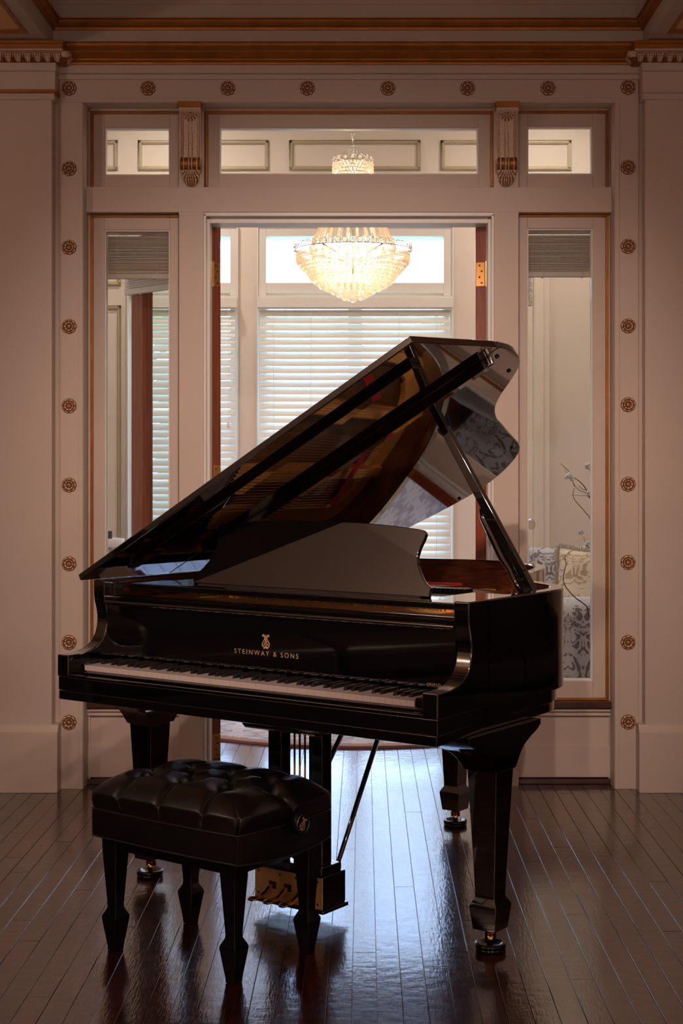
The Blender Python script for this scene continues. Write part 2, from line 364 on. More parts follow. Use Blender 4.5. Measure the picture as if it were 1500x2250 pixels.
# beads (gold)
def bead(name, x0, x1, z0, z1, sides='LTR', r=.011):
    mb = MB(); y = YW - .012
    if 'L' in sides: mb.box(x0, x0 + r, y, YW + .02, z0, z1); mb.box(x0 + .002, x0 + r * .6, y - .005, y, z0, z1)
    if 'R' in sides: mb.box(x1 - r, x1, y, YW + .02, z0, z1); mb.box(x1 - r * .6, x1 - .002, y - .005, y, z0, z1)
    if 'T' in sides: mb.box(x0, x1, y, YW + .02, z1 - r, z1); mb.box(x0, x1, y - .005, y, z1 - r * .6, z1 - .002)
    if 'B' in sides: mb.box(x0, x1, y, YW + .02, z0, z0 + r); mb.box(x0, x1, y - .005, y, z0 + .002, z0 + r * .6)
    return mb
def sash(n, ox0, ox1, oy0, oy1, gx0, gx1, gy0, gy1, sides, label):
    """window: sash frame, glazing bead, pane, gilt bead (pixel measures on the sash plane)"""
    Y = YW
    X = lambda p: PX(p, Y)
    Z = lambda p: PZ(p, Y)
    root = empty('window_%d' % n, kind='structure')
    mb = MB(); a0, a1, c0, c1 = X(ox0), X(ox1), Z(oy1), Z(oy0); b0, b1, d0, d1 = X(gx0), X(gx1), Z(gy1), Z(gy0)
    for (x0, x1, z0, z1) in ((a0, b0 - .006, c0, c1), (b1 + .006, a1, c0, c1), (b0 - .006, b1 + .006, c0, d0 - .006), (b0 - .006, b1 + .006, d1 + .006, c1)):
        mb.box(x0, x1, Y, Y + .045, z0, z1)
    mb.build('sash_frame', 'paint', root, bevel=.002)
    mb = MB()
    for (x0, x1, z0, z1) in ((b0 - .008, b0, d0 - .008, d1 + .008), (b1, b1 + .008, d0 - .008, d1 + .008), (b0, b1, d0 - .008, d0), (b0, b1, d1, d1 + .008)):
        mb.box(x0, x1, Y + .008, Y + .04, z0, z1)
    mb.build('glazing_bead', 'white', root, bevel=.001)
    B(b0 - .001, b1 + .001, Y + .022, Y + .026, d0 - .001, d1 + .001).build('glass_pane', 'glass', root)
    if sides:
        r = .011
        bead('g', a0 - (r if 'L' in sides else 0), a1 + (r if 'R' in sides else 0), c0 - (r if 'B' in sides else 0), c1 + r, sides).build('gilt_bead', 'gold', root, bevel=.0015)
    return root
sash(1, 205, 392, 251, 411, 232, 370, 283, 382, 'LT', '')
sash(2, 457, 1077, 251, 411, 484, 1048, 283, 380, 'LTR', '')
sash(3, 1140, 1330, 250, 411, 1161, 1299, 280, 380, 'TR', '')
sash(4, 205, 392, 478, 1533, 232, 370, 508, 1493, 'LTB', '')
sash(5, 1140, 1330, 477, 1533, 1161, 1299, 505, 1493, 'TRB', '')
# sills and aprons under sidelights
for n, (xa, xb) in enumerate(((XL + .002, P1a), (P2b, XR - .002))):
    mb = MB(); mb.box(xa, xb, YW - .045, YW + .08, PZ(1556, YW - .045), PZ(1542, YW - .045)); trim('window_sill', mb, 'darksill', .003, parent=None)
    mb = MB(); z1 = PZ(1556, YW - .03)
    prof = [(0, 0)] + [(-.018 * sin(pi * t / 8), -.022 * (t / 8)) for t in range(1, 8)] + [(0, -.022), (-.008, -.026), (-.008, -.034), (0, -.036), (.05, -.036), (.05, 0)]
    mb.prism(prof, lambda p, t: (t, YW - .012 + p[0], z1 + p[1]), xa, xb)
    mb.box(xa, xb, YW - .002, YW + .06, PZ(1648, YW), z1 - .03)
    mb.box(xa, xb, YW - .012, YW + .06, .028, PZ(1640, YW)); trim('trim_%d' % (4 + n), mb, 'paint', .002)
    mb = B(xa, xb, YW - .022, YW + .05, 0, .022); trim('baseboard_' + ('left', 'right')[n], mb, 'darksill', .003)
# door jamb (white, stepped) in the opening
J0, J1 = P1b, P2a
mb = MB(); zh = PZ(470, YR)
mb.box(J0, J0 + .010, YR + .004, YW + .10, 0, zh); mb.box(J0 + .010, J0 + .022, YR + .045, YW + .10, 0, zh - .012)
mb.box(J1 - .010, J1, YR + .004, YW + .10, 0, zh); mb.box(J1 - .022, J1 - .010, YR + .045, YW + .10, 0, zh - .012)
mb.box(J0, J1, YR + .004, YW + .10, zh - .008, zb_ - .0005); mb.box(J0 + .022, J1 - .022, YR + .045, YW + .10, zh - .032, zh - .008)
trim('trim_6', mb, 'white', .0015)

# rosettes (shared mesh)
def rosette_mesh():
    n, k, R = 56, 12, .0325; vs = []; fs = []; ms = []
    def rad(t): return R * (.90 + .10 * abs(cos(4 * t)) ** .5)
    def hgt(t, s):
        pet = abs(cos(4 * t)) ** .6; pet2 = abs(sin(4 * t + .0))
        h = .002 + .009 * pet * (sin(pi * min(1, max(0, (s - .35) / .62))) ** .7) if s > .35 else .003 + .005 * pet2 * sin(pi * s / .35)
        if s < .16: h = .011 * sqrt(max(0, 1 - (s / .16) ** 2)) + .003
        if .62 < s < .74: h *= .62
        if s > .985: h = 0
        return h
    rows = [[(0, 0, 0)] * 0]
    for i in range(1, k + 1):
        s_ = (i / k)
        for j in range(n):
            t = 2 * pi * j / n; r = rad(t) * s_; vs.append((r * cos(t), -hgt(t, s_) - .0005, r * sin(t)))
    for i in range(k - 1):
        for j in range(n):
            a = i * n + j; b = i * n + (j + 1) % n; fs.append((a, b, b + n, a + n)); t = 2 * pi * (j + .5) / n; s_ = (i + 1.5) / k
            h = hgt(t, s_); lo = h < .0062 or (.58 < s_ < .78) or s_ > .9 and abs(cos(4 * t)) < .8
            ms.append(1 if lo else 0)
    c = len(vs); vs.append((0, -.0145, 0)); 
    for j in range(n): fs.append((c, (j + 1) % n, j)); ms.append(1)
    # rim wall back
    b0 = len(vs)
    for j in range(n): p = vs[(k - 1) * n + j]; vs.append((p[0], .004, p[2]))
    for j in range(n): a = (k - 1) * n + j; b = (k - 1) * n + (j + 1) % n; fs.append((a, b, b0 + (j + 1) % n, b0 + j)); ms.append(1)
    m = MB(); m.v = vs; m.f = fs; m.m = ms; return m
M['roscream'] = mottled('aged_cream_relief', (.72, .54, .42), (.55, .34, .20), 160, .5, lo=.4, hi=.75)
M['rosgold'] = mottled('antique_gold', (.22, .08, .02), (.34, .13, .035), 120, .4, metal=.5)
ros = rosette_mesh().build('rosette', ['roscream', 'rosgold'], casing, smooth=True, recalc=True)
spots = [(x, 193 - (x > 1300) * 2) for x in (151, 324.5, 500, 675, 852, 1027, 1204, 1380)]
spots += [(151, y) for y in (370, 543, 717, 892, 1066, 1239, 1412, 1588)] + [(1380, y) for y in (367, 541, 716, 889, 1064, 1236, 1412, 1587)]
for i, (x, y) in enumerate(spots):
    o = ros if i == 0 else copy_of(ros, casing)
    o.location = (PX(x, YC - .006), YC - .0005, PZ(y, YC - .006)); o.rotation_euler = (0, (i * 7 % 5) * .2, 0)

# corbels
def corbel(xc):
    yb = YR; x0, x1 = PX(395, YR - .06), PX(440, YR - .06); hw = (x1 - x0) / 2
    z = lambda p: PZ(p, YR - .06)
    root = empty('corbel', (xc, 0, 0)); root.parent = bpy.data.objects['trim_3']
    mb = MB(); mb.box(-hw - .006, hw + .006, yb - .085, yb + .002, z(238), ztop - .001); mb.build('cap_block', 'gold', root, bevel=.002)
    mb = MB(); mb.prism([(0, z(238)), (-.078, z(238)), (-.074, z(243)), (-.064, z(247)), (0, z(247))], lambda p, t: (t, yb + p[0], p[1]), -hw - .002, hw + .002); mb.build('cap_moulding', 'roscream', root)
    nu, nv = 41, 110; zt_, zb2 = z(247), z(406); rows = []; ms = []
    def dep(u, s):      # u -1..1, s 0 top..1 bottom
        if s < .60: d = .055 - .012 * sin(pi * s / .6 * .9)
        elif s < .80: t = (s - .60) / .20; d = .040 + .028 * sqrt(max(0, 1 - (2 * t - 1) ** 2))
        else: t = (s - .8) / .2; d = .042 * (1 - t ** 2.5) + .004
        if s < .80:
            if .10 < abs(u) < .20: d -= .006
            if .66 < abs(u) < .72 or .84 < abs(u) < .90: d -= .006
            if abs(u) > .97: d -= .008
        if s < .24:      # palmette
            ang = math.atan2(u * hw, s * (zt_ - zb2) + .002); rr = math.hypot(u * hw, s * (zt_ - zb2) + .002)
            if rr < .034 and abs(u) < .62: d += .006 * (.5 + .5 * cos(ang * 14)) 
        if s >= .80:
            ang = math.atan2(u, (s - .74) * 6); d += .005 * cos(ang * 22) * (1 - .3 * abs(u)) + .002 * cos(s * 150)
        return d
    def wid(s): return hw if s < .80 else hw * (.80 * sqrt(max(.0, 1 - ((s - .80) / .2) ** 2.2)) + .02)
    mb = MB()
    for i in range(nv):
        s_ = i / (nv - 1); wdt = wid(s_); row = [(-wdt, yb, zt_ + (zb2 - zt_) * s_)]
        for j in range(nu): u = -1 + 2 * j / (nu - 1); row.append((u * wdt, yb - dep(u, s_), zt_ + (zb2 - zt_) * s_))
        row.append((wdt, yb, zt_ + (zb2 - zt_) * s_)); rows.append(row)
    mb.grid(rows)
    for i in range(nv - 1):
        for j in range(nu + 1):
            u = -1 + 2 * (j - .5) / (nu - 1); s_ = (i + .5) / (nv - 1)
            g = .62 < s_ < .79 and not (.10 < abs(u) < .18 or .62 < abs(u) < .68)
            if s_ <= .62: g = .13 < abs(u) < .20 and s_ > .26 or .68 < abs(u) < .73 or .85 < abs(u) < .90
            if s_ < .25 and abs(u) < .6: g = cos(math.atan2(u * hw, s_ * (zt_ - zb2) + .002) * 14) < -.1 and math.hypot(u * hw, s_ * (zt_ - zb2)) < .034
            if s_ > .8: g = cos(math.atan2(u, (s_ - .74) * 6) * 22) < -.15
            mb.m[i * (nu + 1) + j] = 1 if g else 0
    mb.build('scroll_body', ['roscream', 'rosgold'], root, smooth='all', recalc=False)
    return root
corbel(PX(417.5, YR - .06)); corbel(PX(1114, YR - .06))

# cornice over casing (gold), profile (y offset toward room, z)
def crown(name, prof, x0, x1, y, m='gold', parent=None):
    mb = MB(); mb.prism(prof, lambda p, t: (t, y - p[0], p[1]), x0, x1); return trim(name, mb, m, 0, parent=parent)
YF = YC - .016
z0, z1 = PZ(141, YC - .03), PZ(92, YC - .10)
hh = z1 - z0
kz = hh / .122
prof = [(0, z0), (.012, z0), (.014, z0 + .012), (.019, z0 + .016), (.024, z0 + .024)]
prof += [(.024 + .030 * (1 - cos(pi / 2 * t / 6)), z0 + .026 + .034 * t / 6) for t in range(7)]
prof += [(.060, z0 + .064), (.060, z0 + .072), (.070, z0 + .074)] + [(.070 + .014 * sin(pi / 2 * t / 5), z0 + .076 + .036 * t / 5) for t in range(6)] + [(.088, z0 + .116), (.092, z1), (-.05, z1), (-.05, z0)]
prof = [(p[0], z0 + (p[1] - z0) * kz) if p[1] not in (z0, z1) else p for p in prof]
crown('trim_7', prof, PX(110, 6.1), PX(1425, 6.1), YF)
# plain band, upper gold mould
yb2 = YC - .02
B(-3.3, 3.3, yb2, YC + .05, PZ(95, yb2) - .02, zt).build('trim_8', 'ceil')['kind'] = 'structure'
B(-3.3, 3.3, yb2 - .006, YC + .05, PZ(10, yb2), zt - .001).build('trim_9', 'ceil')['kind'] = 'structure'
zz0, zz1 = PZ(64, yb2 - .02), PZ(39, yb2 - .03)
mp = [(0, zz0), (.010, zz0), (.012, zz0 + .010), (.022, zz0 + .014), (.030, zz0 + .026), (.030, zz0 + .032), (.024, zz0 + .034), (.026, zz1 - .006), (.034, zz1 - .004), (.034, zz1), (-.02, zz1), (-.02, zz0)]
bx0, bx1 = PX(104, 6.1), PX(1424, 6.1)
crown('trim_10', mp, bx0 - .0, bx1 + .0, yb2)
# side beams with gold inlay and side mouldings
zs = PZ(82, 6.05)
for n, (x0, x1, sgn) in enumerate(((-3.3, bx0, 1), (bx1, 3.3, -1))):
    o = B(x0, x1, -3.5, yb2 + .01, zs, zt).build('ceiling_beam', 'ceil'); o['kind'] = 'structure'
    xi = x1 if sgn == 1 else x0
    mb = MB(); mb.prism(mp, lambda p, t: (xi + sgn * p[0], t, p[1]), -3.5, yb2); mb.build('gilt_moulding', 'gold', o)
    mb = MB(); xa = xi - sgn * .055; lo, hi = min(xa, xa - sgn * .016), max(xa, xa - sgn * .016); far = xa - sgn * 1.2; yi = 5.985
    mb.box(lo, hi, -3.4, yi, zs - .005, zs - .0003)
    mb.box(min(xa - sgn * .016, far), max(xa - sgn * .016, far), yi - .06, yi, zs - .005, zs - .0003); mb.build('gilt_inlay', 'gold', o)
    B(min(xa - sgn * .016, far), max(xa - sgn * .016, far), -3.4, yi - .06, zs - .002, zs - .0003).build('soffit_panel', 'tanpanel', o)
B(-3.3, 3.3, -3.5, YC + .1, zt, zt + .08).build('ceiling', 'ceil')['kind'] = 'structure'
for nm, bx in (('wall_left', (-3.4, -3.3, -3.6, YC + .2, 0, zt)), ('wall_right', (3.3, 3.4, -3.6, YC + .2, 0, zt)), ('wall_front', (-3.3, 3.3, -3.6, -3.5, 0, zt))):
    B(*bx).build(nm, 'paint')['kind'] = 'structure'
# pilasters
def pilaster(side):
    s = -1 if side == 'left' else 1
    e = lambda l, r, Y: PX(l if s < 0 else r, Y)
    far = 3.2 * s
    def bx(mb, xi, y, z0, z1, m=0): mb.box(min(xi, far), max(xi, far), y, YC + .02, z0, z1, m)
    root = empty('pilaster'); root['kind'] = 'structure'
    mb = MB(); bx(mb, e(126, 1404, YP), YP, 0, PZ(1610, YP)); 
    mb.prism([(0, 0), (0, .0), (.018, .022), (.02, .03), (.1, .03), (.1, 0)], lambda p, t: (t, YP + p[0], PZ(1610, YP) + p[1]), min(far, e(126, 1404, YP)), max(far, e(126, 1404, YP)))
    mb.build('plinth', 'paint', root, bevel=.002)
    mb = MB(); bx(mb, e(114, 1417, YP + .02), YP + .02, PZ(1606, YP), PZ(216, YP)); mb.build('shaft', 'paint', root, bevel=.002)
    mb = MB(); bx(mb, e(119, 1413, YP + .01), YP + .012, PZ(217, YP), PZ(203, YP)); bx(mb, e(121, 1411, YP), YP + .002, PZ(203, YP), PZ(156, YP)); bx(mb, e(123, 1409, YP), YP - .006, PZ(156, YP), PZ(134, YP)); mb.build('necking', 'paint', root, bevel=.002)
    if s < 0:
        mb = MB(); bx(mb, e(125, 1409, YP), YP - .008, PZ(203.5, YP), PZ(197, YP)); mb.build('gilt_band', 'gold', root, bevel=.002)
    # capital: gold cyma + carved ornament
    yq = YP - .05
    xi = e(127, 1402, yq)
    mb = MB(); bx(mb, e(125, 1406, yq), YP - .016, PZ(136, YP), PZ(131, YP)); mb.build('gilt_fillet', 'gold', root, bevel=.0015)
    mb = MB(); bx(mb, e(141, 1391, yq), yq - .03, PZ(105.5, yq - .03), PZ(94, yq - .03)); bx(mb, e(144, 1389, yq), yq - .045, PZ(94, yq - .045), PZ(87, yq - .045)); mb.build('gilt_crown', 'gold', root, bevel=.003)
    mb = MB(); bx(mb, e(139, 1393, yq), yq - .022, PZ(110, yq - .02), PZ(105.5, yq - .02)); mb.build('abacus', 'paint', root, bevel=.001)
    # ornament strip, front + return
    per = .0405; za_, zb3 = PZ(131.5, yq), PZ(109.5, yq); nv = 17; cell = 22
    mb = MB(); xin = e(134, 1398, yq); length = 1.0
    path = []
    ncell = int(length / per * cell)
    def relief(u, v):
        uu = abs((u / per) % 1 - .5) * 2       # 0 at the leaf's spine
        e = .10 + .62 * v ** .55
        outer = math.exp(-((uu - e) / .16) ** 2); inner_ = math.exp(-((uu - .38 * v ** .8) / .13) ** 2) * (v < .85)
        spine = math.exp(-(uu / .14) ** 2) * (.15 < v < .8); dart = math.exp(-((1 - uu) / .10) ** 2) * (v > .45)
        return .0085 * max(outer, .8 * inner_, .7 * spine, .8 * dart)
    rows = []
    for j in range(nv):
        v = j / (nv - 1); bulge = .026 * sin(v * pi / 2) ** .8; row = []
        z = za_ + (zb3 - za_) * v
        for i in range(ncell + 1):
            u = i / ncell * length; row.append((xin + s * u, YP - .012 - bulge - relief(u, v), z))
        # return side toward wall
        rr = []
        for i in range(1, 15):
            u = -i / 14 * (YF - YP + .05); rr.append((xin - s * (bulge + relief(u, v)), YP - .012 - bulge - u, z))
        row = rr[::-1] + row; rows.append(row)
    mb.grid(rows); n = len(rows[0]) - 1
    for j in range(nv - 1):
        for i in range(n):
            u = (i - 14 + .5) / ncell * length; v = (j + .5) / (nv - 1)
            mb.m[j * n + i] = 1 if relief(u, v) < .0050 else 0
    mb.build('carved_leaf_band', ['roscream', 'rosgold'], root, smooth='all', recalc=False)
    bx2 = MB(); bx(bx2, xin, YP - .011, za_, zb3); bx2.build('band_core', 'rosgold', root)
pilaster('left'); pilaster('right')
tr_ = empty('track_light', (0, 1.3, 3.5), label='black ceiling track with three small spotlights, above the camera', cat='lamp')
B(-.8, .8, -.02, .02, -.035, -.0005).build('track', 'ebony', tr_)
for x, y, z in FILL_SPOTS:
    h = MB().lathe([(.012, .0), (.045, .0), (.05, .02), (.05, .10), (.03, .13), (.001, .13)], 20).build('spot_head', 'ebony', tr_, smooth=True)
    h.location = (x, 0, -.20); h.rotation_euler = (Vector((x, y, z)) - Vector((x * .3 - .03, 6.2, 1.45))).to_track_quat('Z', 'Y').to_euler()
    MB().tube([(x, 0, -.03), (x, -.06, -.14)], .006, 8).build('spot_stem', 'ebony', tr_)

# added globe lamps behind the camera, unseen, to brighten the near room
for i, (x, y, z) in enumerate(FILL_GLOBES):
    r = empty('floor_lamp', (x, y, 0), label=['brass globe floor lamp by the left wall beside the camera', 'brass globe floor lamp by the right wall beside the camera'][i], cat='lamp', group='globe floor lamps')
    MB().lathe([(.001, .0005), (.13, .0005), (.13, .02), (.03, .04), (.012, .06), (.012, z - .16), (.04, z - .14), (.04, z - .12), (.001, z - .12)], 24).build('stand', 'brass', r, smooth=True)
    MB().ball((0, 0, z), .125, 20, 12).build('glass_globe', 'lampglass', r, smooth='all')

for i, (x, y) in enumerate(((-3.3, 2.55), (3.3, 2.2))):  # added wall lamps, unseen, brightening the side walls that the lacquer reflects
    s = 1 if x < 0 else -1
    r = empty('wall_sconce', (x, y, 2.35), label='brass wall sconce with a glass globe on the %s wall' % ('left', 'right')[i], cat='lamp', group='globe wall sconces')
    mb = MB(); mb.lathe([(.001, .001), (.05, .001), (.045, .018), (.001, .02)], 20, ax=0)
    if s < 0: mb.v = [(-p[0], p[1], p[2]) for p in mb.v]
    mb.tube([(s * .015, 0, 0), (s * .12, 0, -.03), (s * .17, 0, .0), (s * .17, 0, .05)], .009, 8); mb.build('bracket', 'brass', r, smooth=True)
    MB().ball((s * .17, 0, .115), .065, 18, 12).build('glass_globe', ('sconce', 'sconce_dim')[i], r, smooth='all')
for i, (x, y0, y1) in enumerate(((-3.28, 1.5, 4.5), (3.28, 3.7, 6.0))):     # dark sofas along the side walls
    s = 1 if x < 0 else -1
    r = empty('sofa', (x, (y0 + y1) / 2, 0), label='dark brown leather sofa along the %s wall, out of view' % ('left', 'right')[i], cat='sofa', group='dark leather sofas')
    L = (y1 - y0) / 2; X = lambda a, b: (min(s * a, s * b), max(s * a, s * b))
    B(*X(.02, .86), -L, L, .10, .40).build('base', 'brownleather', r, bevel=.03)
    for e in (-1, 1): B(*X(.02, .90), min(e * L, e * (L - .2)), max(e * L, e * (L - .2)), .1, .68).build('arm', 'brownleather', r, bevel=.06, seg=4)
    B(*X(.02, .24), -L + .2, L - .2, .4, 1.05).build('back', 'brownleather', r, bevel=.07, seg=4)
    for e in (-1, 0, 1): B(*X(.24, .88), e * (L - .2) * 2 / 3 - (L - .2) / 3 + .004, e * (L - .2) * 2 / 3 + (L - .2) / 3 - .004, .4, .54).build('seat_cushion', 'brownleather', r, bevel=.04, seg=4)
    for ex in (.08, .8):
        for e in (-1, 1): MB().lathe([(.02, 0), (.03, .1), (.001, .1)], 10, (s * ex, e * (L - .1), 0)).build('foot', 'ebony', r)

# ================================================================== FAR ROOM
YB = 9.6
fx0, fx1, fz = -2.75, 2.75, 3.75
def PXb(p, Y=YB): return PX(p, Y)
wa = dict(x0=PXb(585), x1=PXb(974), u0=PZ(622, YB), u1=PZ(520, YB), l0=.55, l1=PZ(655, YB))
wbn = dict(x0=PXb(300), x1=PXb(506), **{k: wa[k] for k in ('u0', 'u1', 'l0', 'l1')})
wc = dict(x0=PXb(1050), x1=PXb(1150), **{k: wa[k] for k in ('u0', 'u1', 'l0', 'l1')})
mb = MB(); xs = [fx0, wbn['x0'], wbn['x1'], wa['x0'], wa['x1'], fx1]
for a, b in ((0, 1), (2, 3), (4, 5)): mb.box(xs[a], xs[b], YB, YB + .2, 0, fz)
for d in (wa, wbn):
    mb.box(d['x0'], d['x1'], YB, YB + .2, 0, d['l0']); mb.box(d['x0'], d['x1'], YB, YB + .2, d['l1'], d['u0']); mb.box(d['x0'], d['x1'], YB, YB + .2, d['u1'], fz)
mb.build('wall_far', 'cream')['kind'] = 'structure'
B(fx0 - .1, fx0, YW + .1, YB + .2, 0, fz).build('wall_far_left', 'cream')['kind'] = 'structure'
B(fx1, fx1 + .1, YW + .1, YB + .2, 0, fz).build('wall_far_right', 'cream')['kind'] = 'structure'
B(fx0, fx1, YW + .1, YB + .2, fz, fz + .1).build('ceiling_far', 'cream')['kind'] = 'structure'
mb = MB(); mb.box(fx0, XL - .02, YC + .201, YC + .21, 0, fz); mb.box(XR + .02, fx1, YC + .201, YC + .21, 0, fz); mb.box(XL - .02, XR + .02, YC + .201, YC + .21, ztop + .02, fz)
mb.build('wall_partition', 'cream')['kind'] = 'structure'
def far_window(n, d, ox0, ox1, oy0, oy1):
    root = empty('window_%d' % n, kind='structure')
    mb = MB(); t = .05
    for (x0, x1, z0, z1) in ((d['x0'], d['x1'], d['u0'], d['u1']), (d['x0'] - .0, d['x1'] + .0, d['l0'], d['l1'])):
        xm0, xm1 = x0 + .0, x1 - .0
        for bxx in ((xm0, xm0 + .035, z0, z1), (xm1 - .035, xm1, z0, z1), (xm0, xm1, z0, z0 + .03), (xm0, xm1, z1 - .03, z1)):
            if z1 < 2.3: mb.box(bxx[0], bxx[1], YB + .07, YB + .12, bxx[2], bxx[3])
    if True:
        xm = (d['x0'] + d['x1']) / 2 - .0
        mb.box(xm - .045, xm + .045, YB + .07, YB + .12, d['l0'], d['l1'])
    X0, X1 = ox0, ox1
    # casing
    mb.box(X0, d['x0'], YB - .022, YB + .01, d['l1'] + .012, oy1); mb.box(d['x1'], X1, YB - .022, YB + .01, d['l1'] + .012, oy1)
    mb.box(d['x0'], d['x1'], YB - .022, YB + .01, d['u1'], oy1); mb.box(d['x0'], d['x1'], YB - .022, YB + .01, d['l1'] + .03, d['u0'])
    mb.box(X0 - .012, X0, YB - .034, YB, 0, oy1 + .012); mb.box(X1, X1 + .012, YB - .034, YB, 0, oy1 + .012); mb.box(X0 - .012, X1 + .012, YB - .034, YB, oy1, oy1 + .014)
    mb.build('window_frame', 'white', root, bevel=.002)
    B(d['x0'], d['x1'], YB + .09, YB + .094, d['u0'], d['u1']).build('glass_pane', 'glass', root)
    B(d['x0'], d['x1'], YB + .095, YB + .099, d['l0'], d['l1']).build('glass_pane', 'glass', root)
    B(X0 - .03, X1 + .03, YB - .07, YB + .02, d['l0'] - .03, d['l0']).build('window_sill', 'white', root, bevel=.004)
far_window(6, wa, PXb(568), PXb(992), 0, PZ(500, YB)); far_window(7, wbn, PXb(284), PXb(520), 0, PZ(500, YB))
# gilt-line wall panels
def panel(x0, x1, z0, z1, w_=.024):
    mb = MB(); y = YB - .001
    for (a, b, c, d) in ((x0, x0 + w_, z0, z1), (x1 - w_, x1, z0, z1), (x0, x1, z0, z0 + w_), (x0, x1, z1 - w_, z1)):
        mb.box(a, b, y - .012, y, c, d); mb.box(a + .006, b - .006, y - .018, y - .012, c + .006, d - .006)
    return mb
pz1, pz0 = PZ(309, YB), PZ(374, YB)
for (a, b) in ((100, 259), (304, 590), (636, 923), (968, 1254), (1300, 1500)):
    o = panel(PXb(a), PXb(b), pz0, pz1).build('trim_%d' % (11 + a // 100), 'goldlite', bevel=.002); o['kind'] = 'structure'
o = panel(PXb(150), PXb(266), .3, PZ(672, YB)).build('trim_40', 'goldlite', bevel=.002); o['kind'] = 'structure'
o = panel(PXb(150), PXb(266), PZ(627, YB), PZ(560, YB)).build('trim_41', 'goldlite', bevel=.002); o['kind'] = 'structure'
# plain pilaster strip at the right
mb = MB(); mb.box(PXb(1150), PXb(1205), YB - .05, YB, 0, 3.05); mb.box(PXb(1172), PXb(1192), YB - .058, YB - .05, .2, 3.0); mb.build('trim_42', 'cream', bevel=.003)['kind'] = 'structure'

# horizontal blinds of the far windows
def big_blind(x0, x1, label, parts_seen=True):
    r = empty('window_blind', (0, 0, 0), label=label, cat='blind', group='wide slatted blinds on the far windows')
    y = YB - .055
    zt_ = PZ(681, y)
    mb = MB(); mb.box(x0 - .012, x1 + .012, y - .035, y + .03, zt_ + .005, PZ(652, y)); mb.box(x0 - .016, x1 + .016, y - .040, y - .035, zt_ + .012, PZ(655, y)); mb.build('valance', 'white', r, bevel=.003)
    sm = MB(); rows = []
    tl = radians(60)
    for t in (-1, -.5, 0, .5, 1):
        u = t * .0255; cu = .003 * (1 - t * t); yy = u * cos(tl) + -cu * sin(tl); zz = u * sin(tl) + cu * cos(tl); rows.append([(x0, yy, zz), (x1, yy, zz)])
    sm.grid(rows); rows2 = [[(p[0], p[1] + .0018, p[2] - .0018) for p in rw] for rw in rows]; sm.grid(rows2[::-1])
    sl = sm.build('slat', 'blind', r, smooth='all')
    z = zt_ - .02; i = 0
    while z > .62:
        o = sl if i == 0 else copy_of(sl, r)
        o.location = (0, y, z); o.rotation_euler = (random.gauss(0, .02), random.gauss(0, .0006), 0); z -= .0457; i += 1
    B(x0, x1, y - .02, y + .02, z - .005, z + .018).build('bottom_rail', 'blind', r, bevel=.003)
    xs = [x0 + .09, x0 + .33, x1 - .33, x1 - .09] if x1 - x0 > .8 else [x0 + .09, x1 - .09]
    for xx in xs:
        mb = MB(); mb.tube([(xx, y - .024, zt_), (xx, y - .024, z)], .0012, 5); mb.tube([(xx, y + .024, zt_), (xx, y + .024, z)], .0012, 5); mb.build('ladder_cord', 'cord', r)
    return r, y
bb, yb_ = big_blind(PXb(572), PXb(988), 'wide white slatted blind on the central far window behind the chandelier')
bb2, _ = big_blind(PXb(300), PXb(518), 'white slatted blind on the far window left of the central one, with a wooden pull')
mb = MB(); xx = PX(502, YB - .1); mb.tube([(xx, YB - .1, PZ(682, YB)), (xx + .003, YB - .1, PZ(800, YB)), (xx, YB - .1, PZ(925, YB))], .0012, 5)
mb.lathe([(.001, .03), (.006, .026), (.009, .008), (.010, -.01), (.006, -.016), (.001, -.018)], 10, (xx, YB - .1, PZ(935, YB))); mb.build('pull_cord', 'cord', bb2)

# French doors
def leaf(n, hx, ang, wood, hs):
    """door leaf swung into the far room; local x runs from hinge to free edge, +y is the far-room face when shut"""
    root = empty('door_%d' % n, (hx, YW + .085, 0), ang, kind='structure')
    Wd, Ht, t = .588, PZ(487, 6.42), .050; s = hs     # s=+1: thickness toward local +y
    y0, y1 = (-t, 0) if s < 0 else (0, t)
    mb = MB(); st = .088
    mb.box(0, st, y0, y1, .012, Ht); mb.box(Wd - st, Wd, y0, y1, .012, Ht); mb.box(st, Wd - st, y0, y1, .012, .30); mb.box(st, Wd - st, y0, y1, Ht - .10, Ht)
    mb.build('leaf_frame', wood, root, bevel=.003)
    B(st, Wd - st, (y0 + y1) / 2 - .003, (y0 + y1) / 2 + .003, .30, Ht - .10).build('glass_pane', 'glass', root)
    # glazing bead
    mb = MB(); 
    for yy in (y0 - .004, y1 - .004):
        for b in ((st - .01, st + .004, .29, Ht - .09), (Wd - st - .004, Wd - st + .01, .29, Ht - .09), (st, Wd - st, .29, .304), (st, Wd - st, Ht - .104, Ht - .09)): mb.box(b[0], b[1], yy, yy + .008, b[2], b[3])
    mb.build('glazing_bead', wood, root)
    for zc in (PZ(601, 6.42), PZ(1050, 6.42), .14):
        mb = MB(); mb.box(-.003, -.0002, y0 + .005, y1 - .004, zc - .052, zc + .052)
        h = mb.build('hinge', 'brass', root, bevel=.0008)
        mb = MB()
        for k, zz in enumerate((-.038, -.013, .013, .038)): mb.lathe([(.001, -.0012), (.0042, -.0008), (.0045, .0004), (.001, .0006)], 10, (-.0032, (y0 + y1) / 2 + (.005 if k % 2 else -.005), zc + zz), ax=0)
        mb.build('screw', 'darksill', h)
        MB().lathe([(.006, -.055), (.006, .055)], 10, (-.004, (y1 if s < 0 else y0), zc)).build('hinge_pin', 'brass', h)
    return root, Wd, y0, y1
# left leaf: local x from hinge toward free end at world angle 135 deg; near-room viewer sees face facing (-.7,-.7)
dl, Wd, y0, y1 = leaf(1, J0 + .021, radians(135), 'doorwood', -1)
dr, Wd, y0r, y1r = leaf(2, J1 - .021, radians(68), 'doorwood', 1)
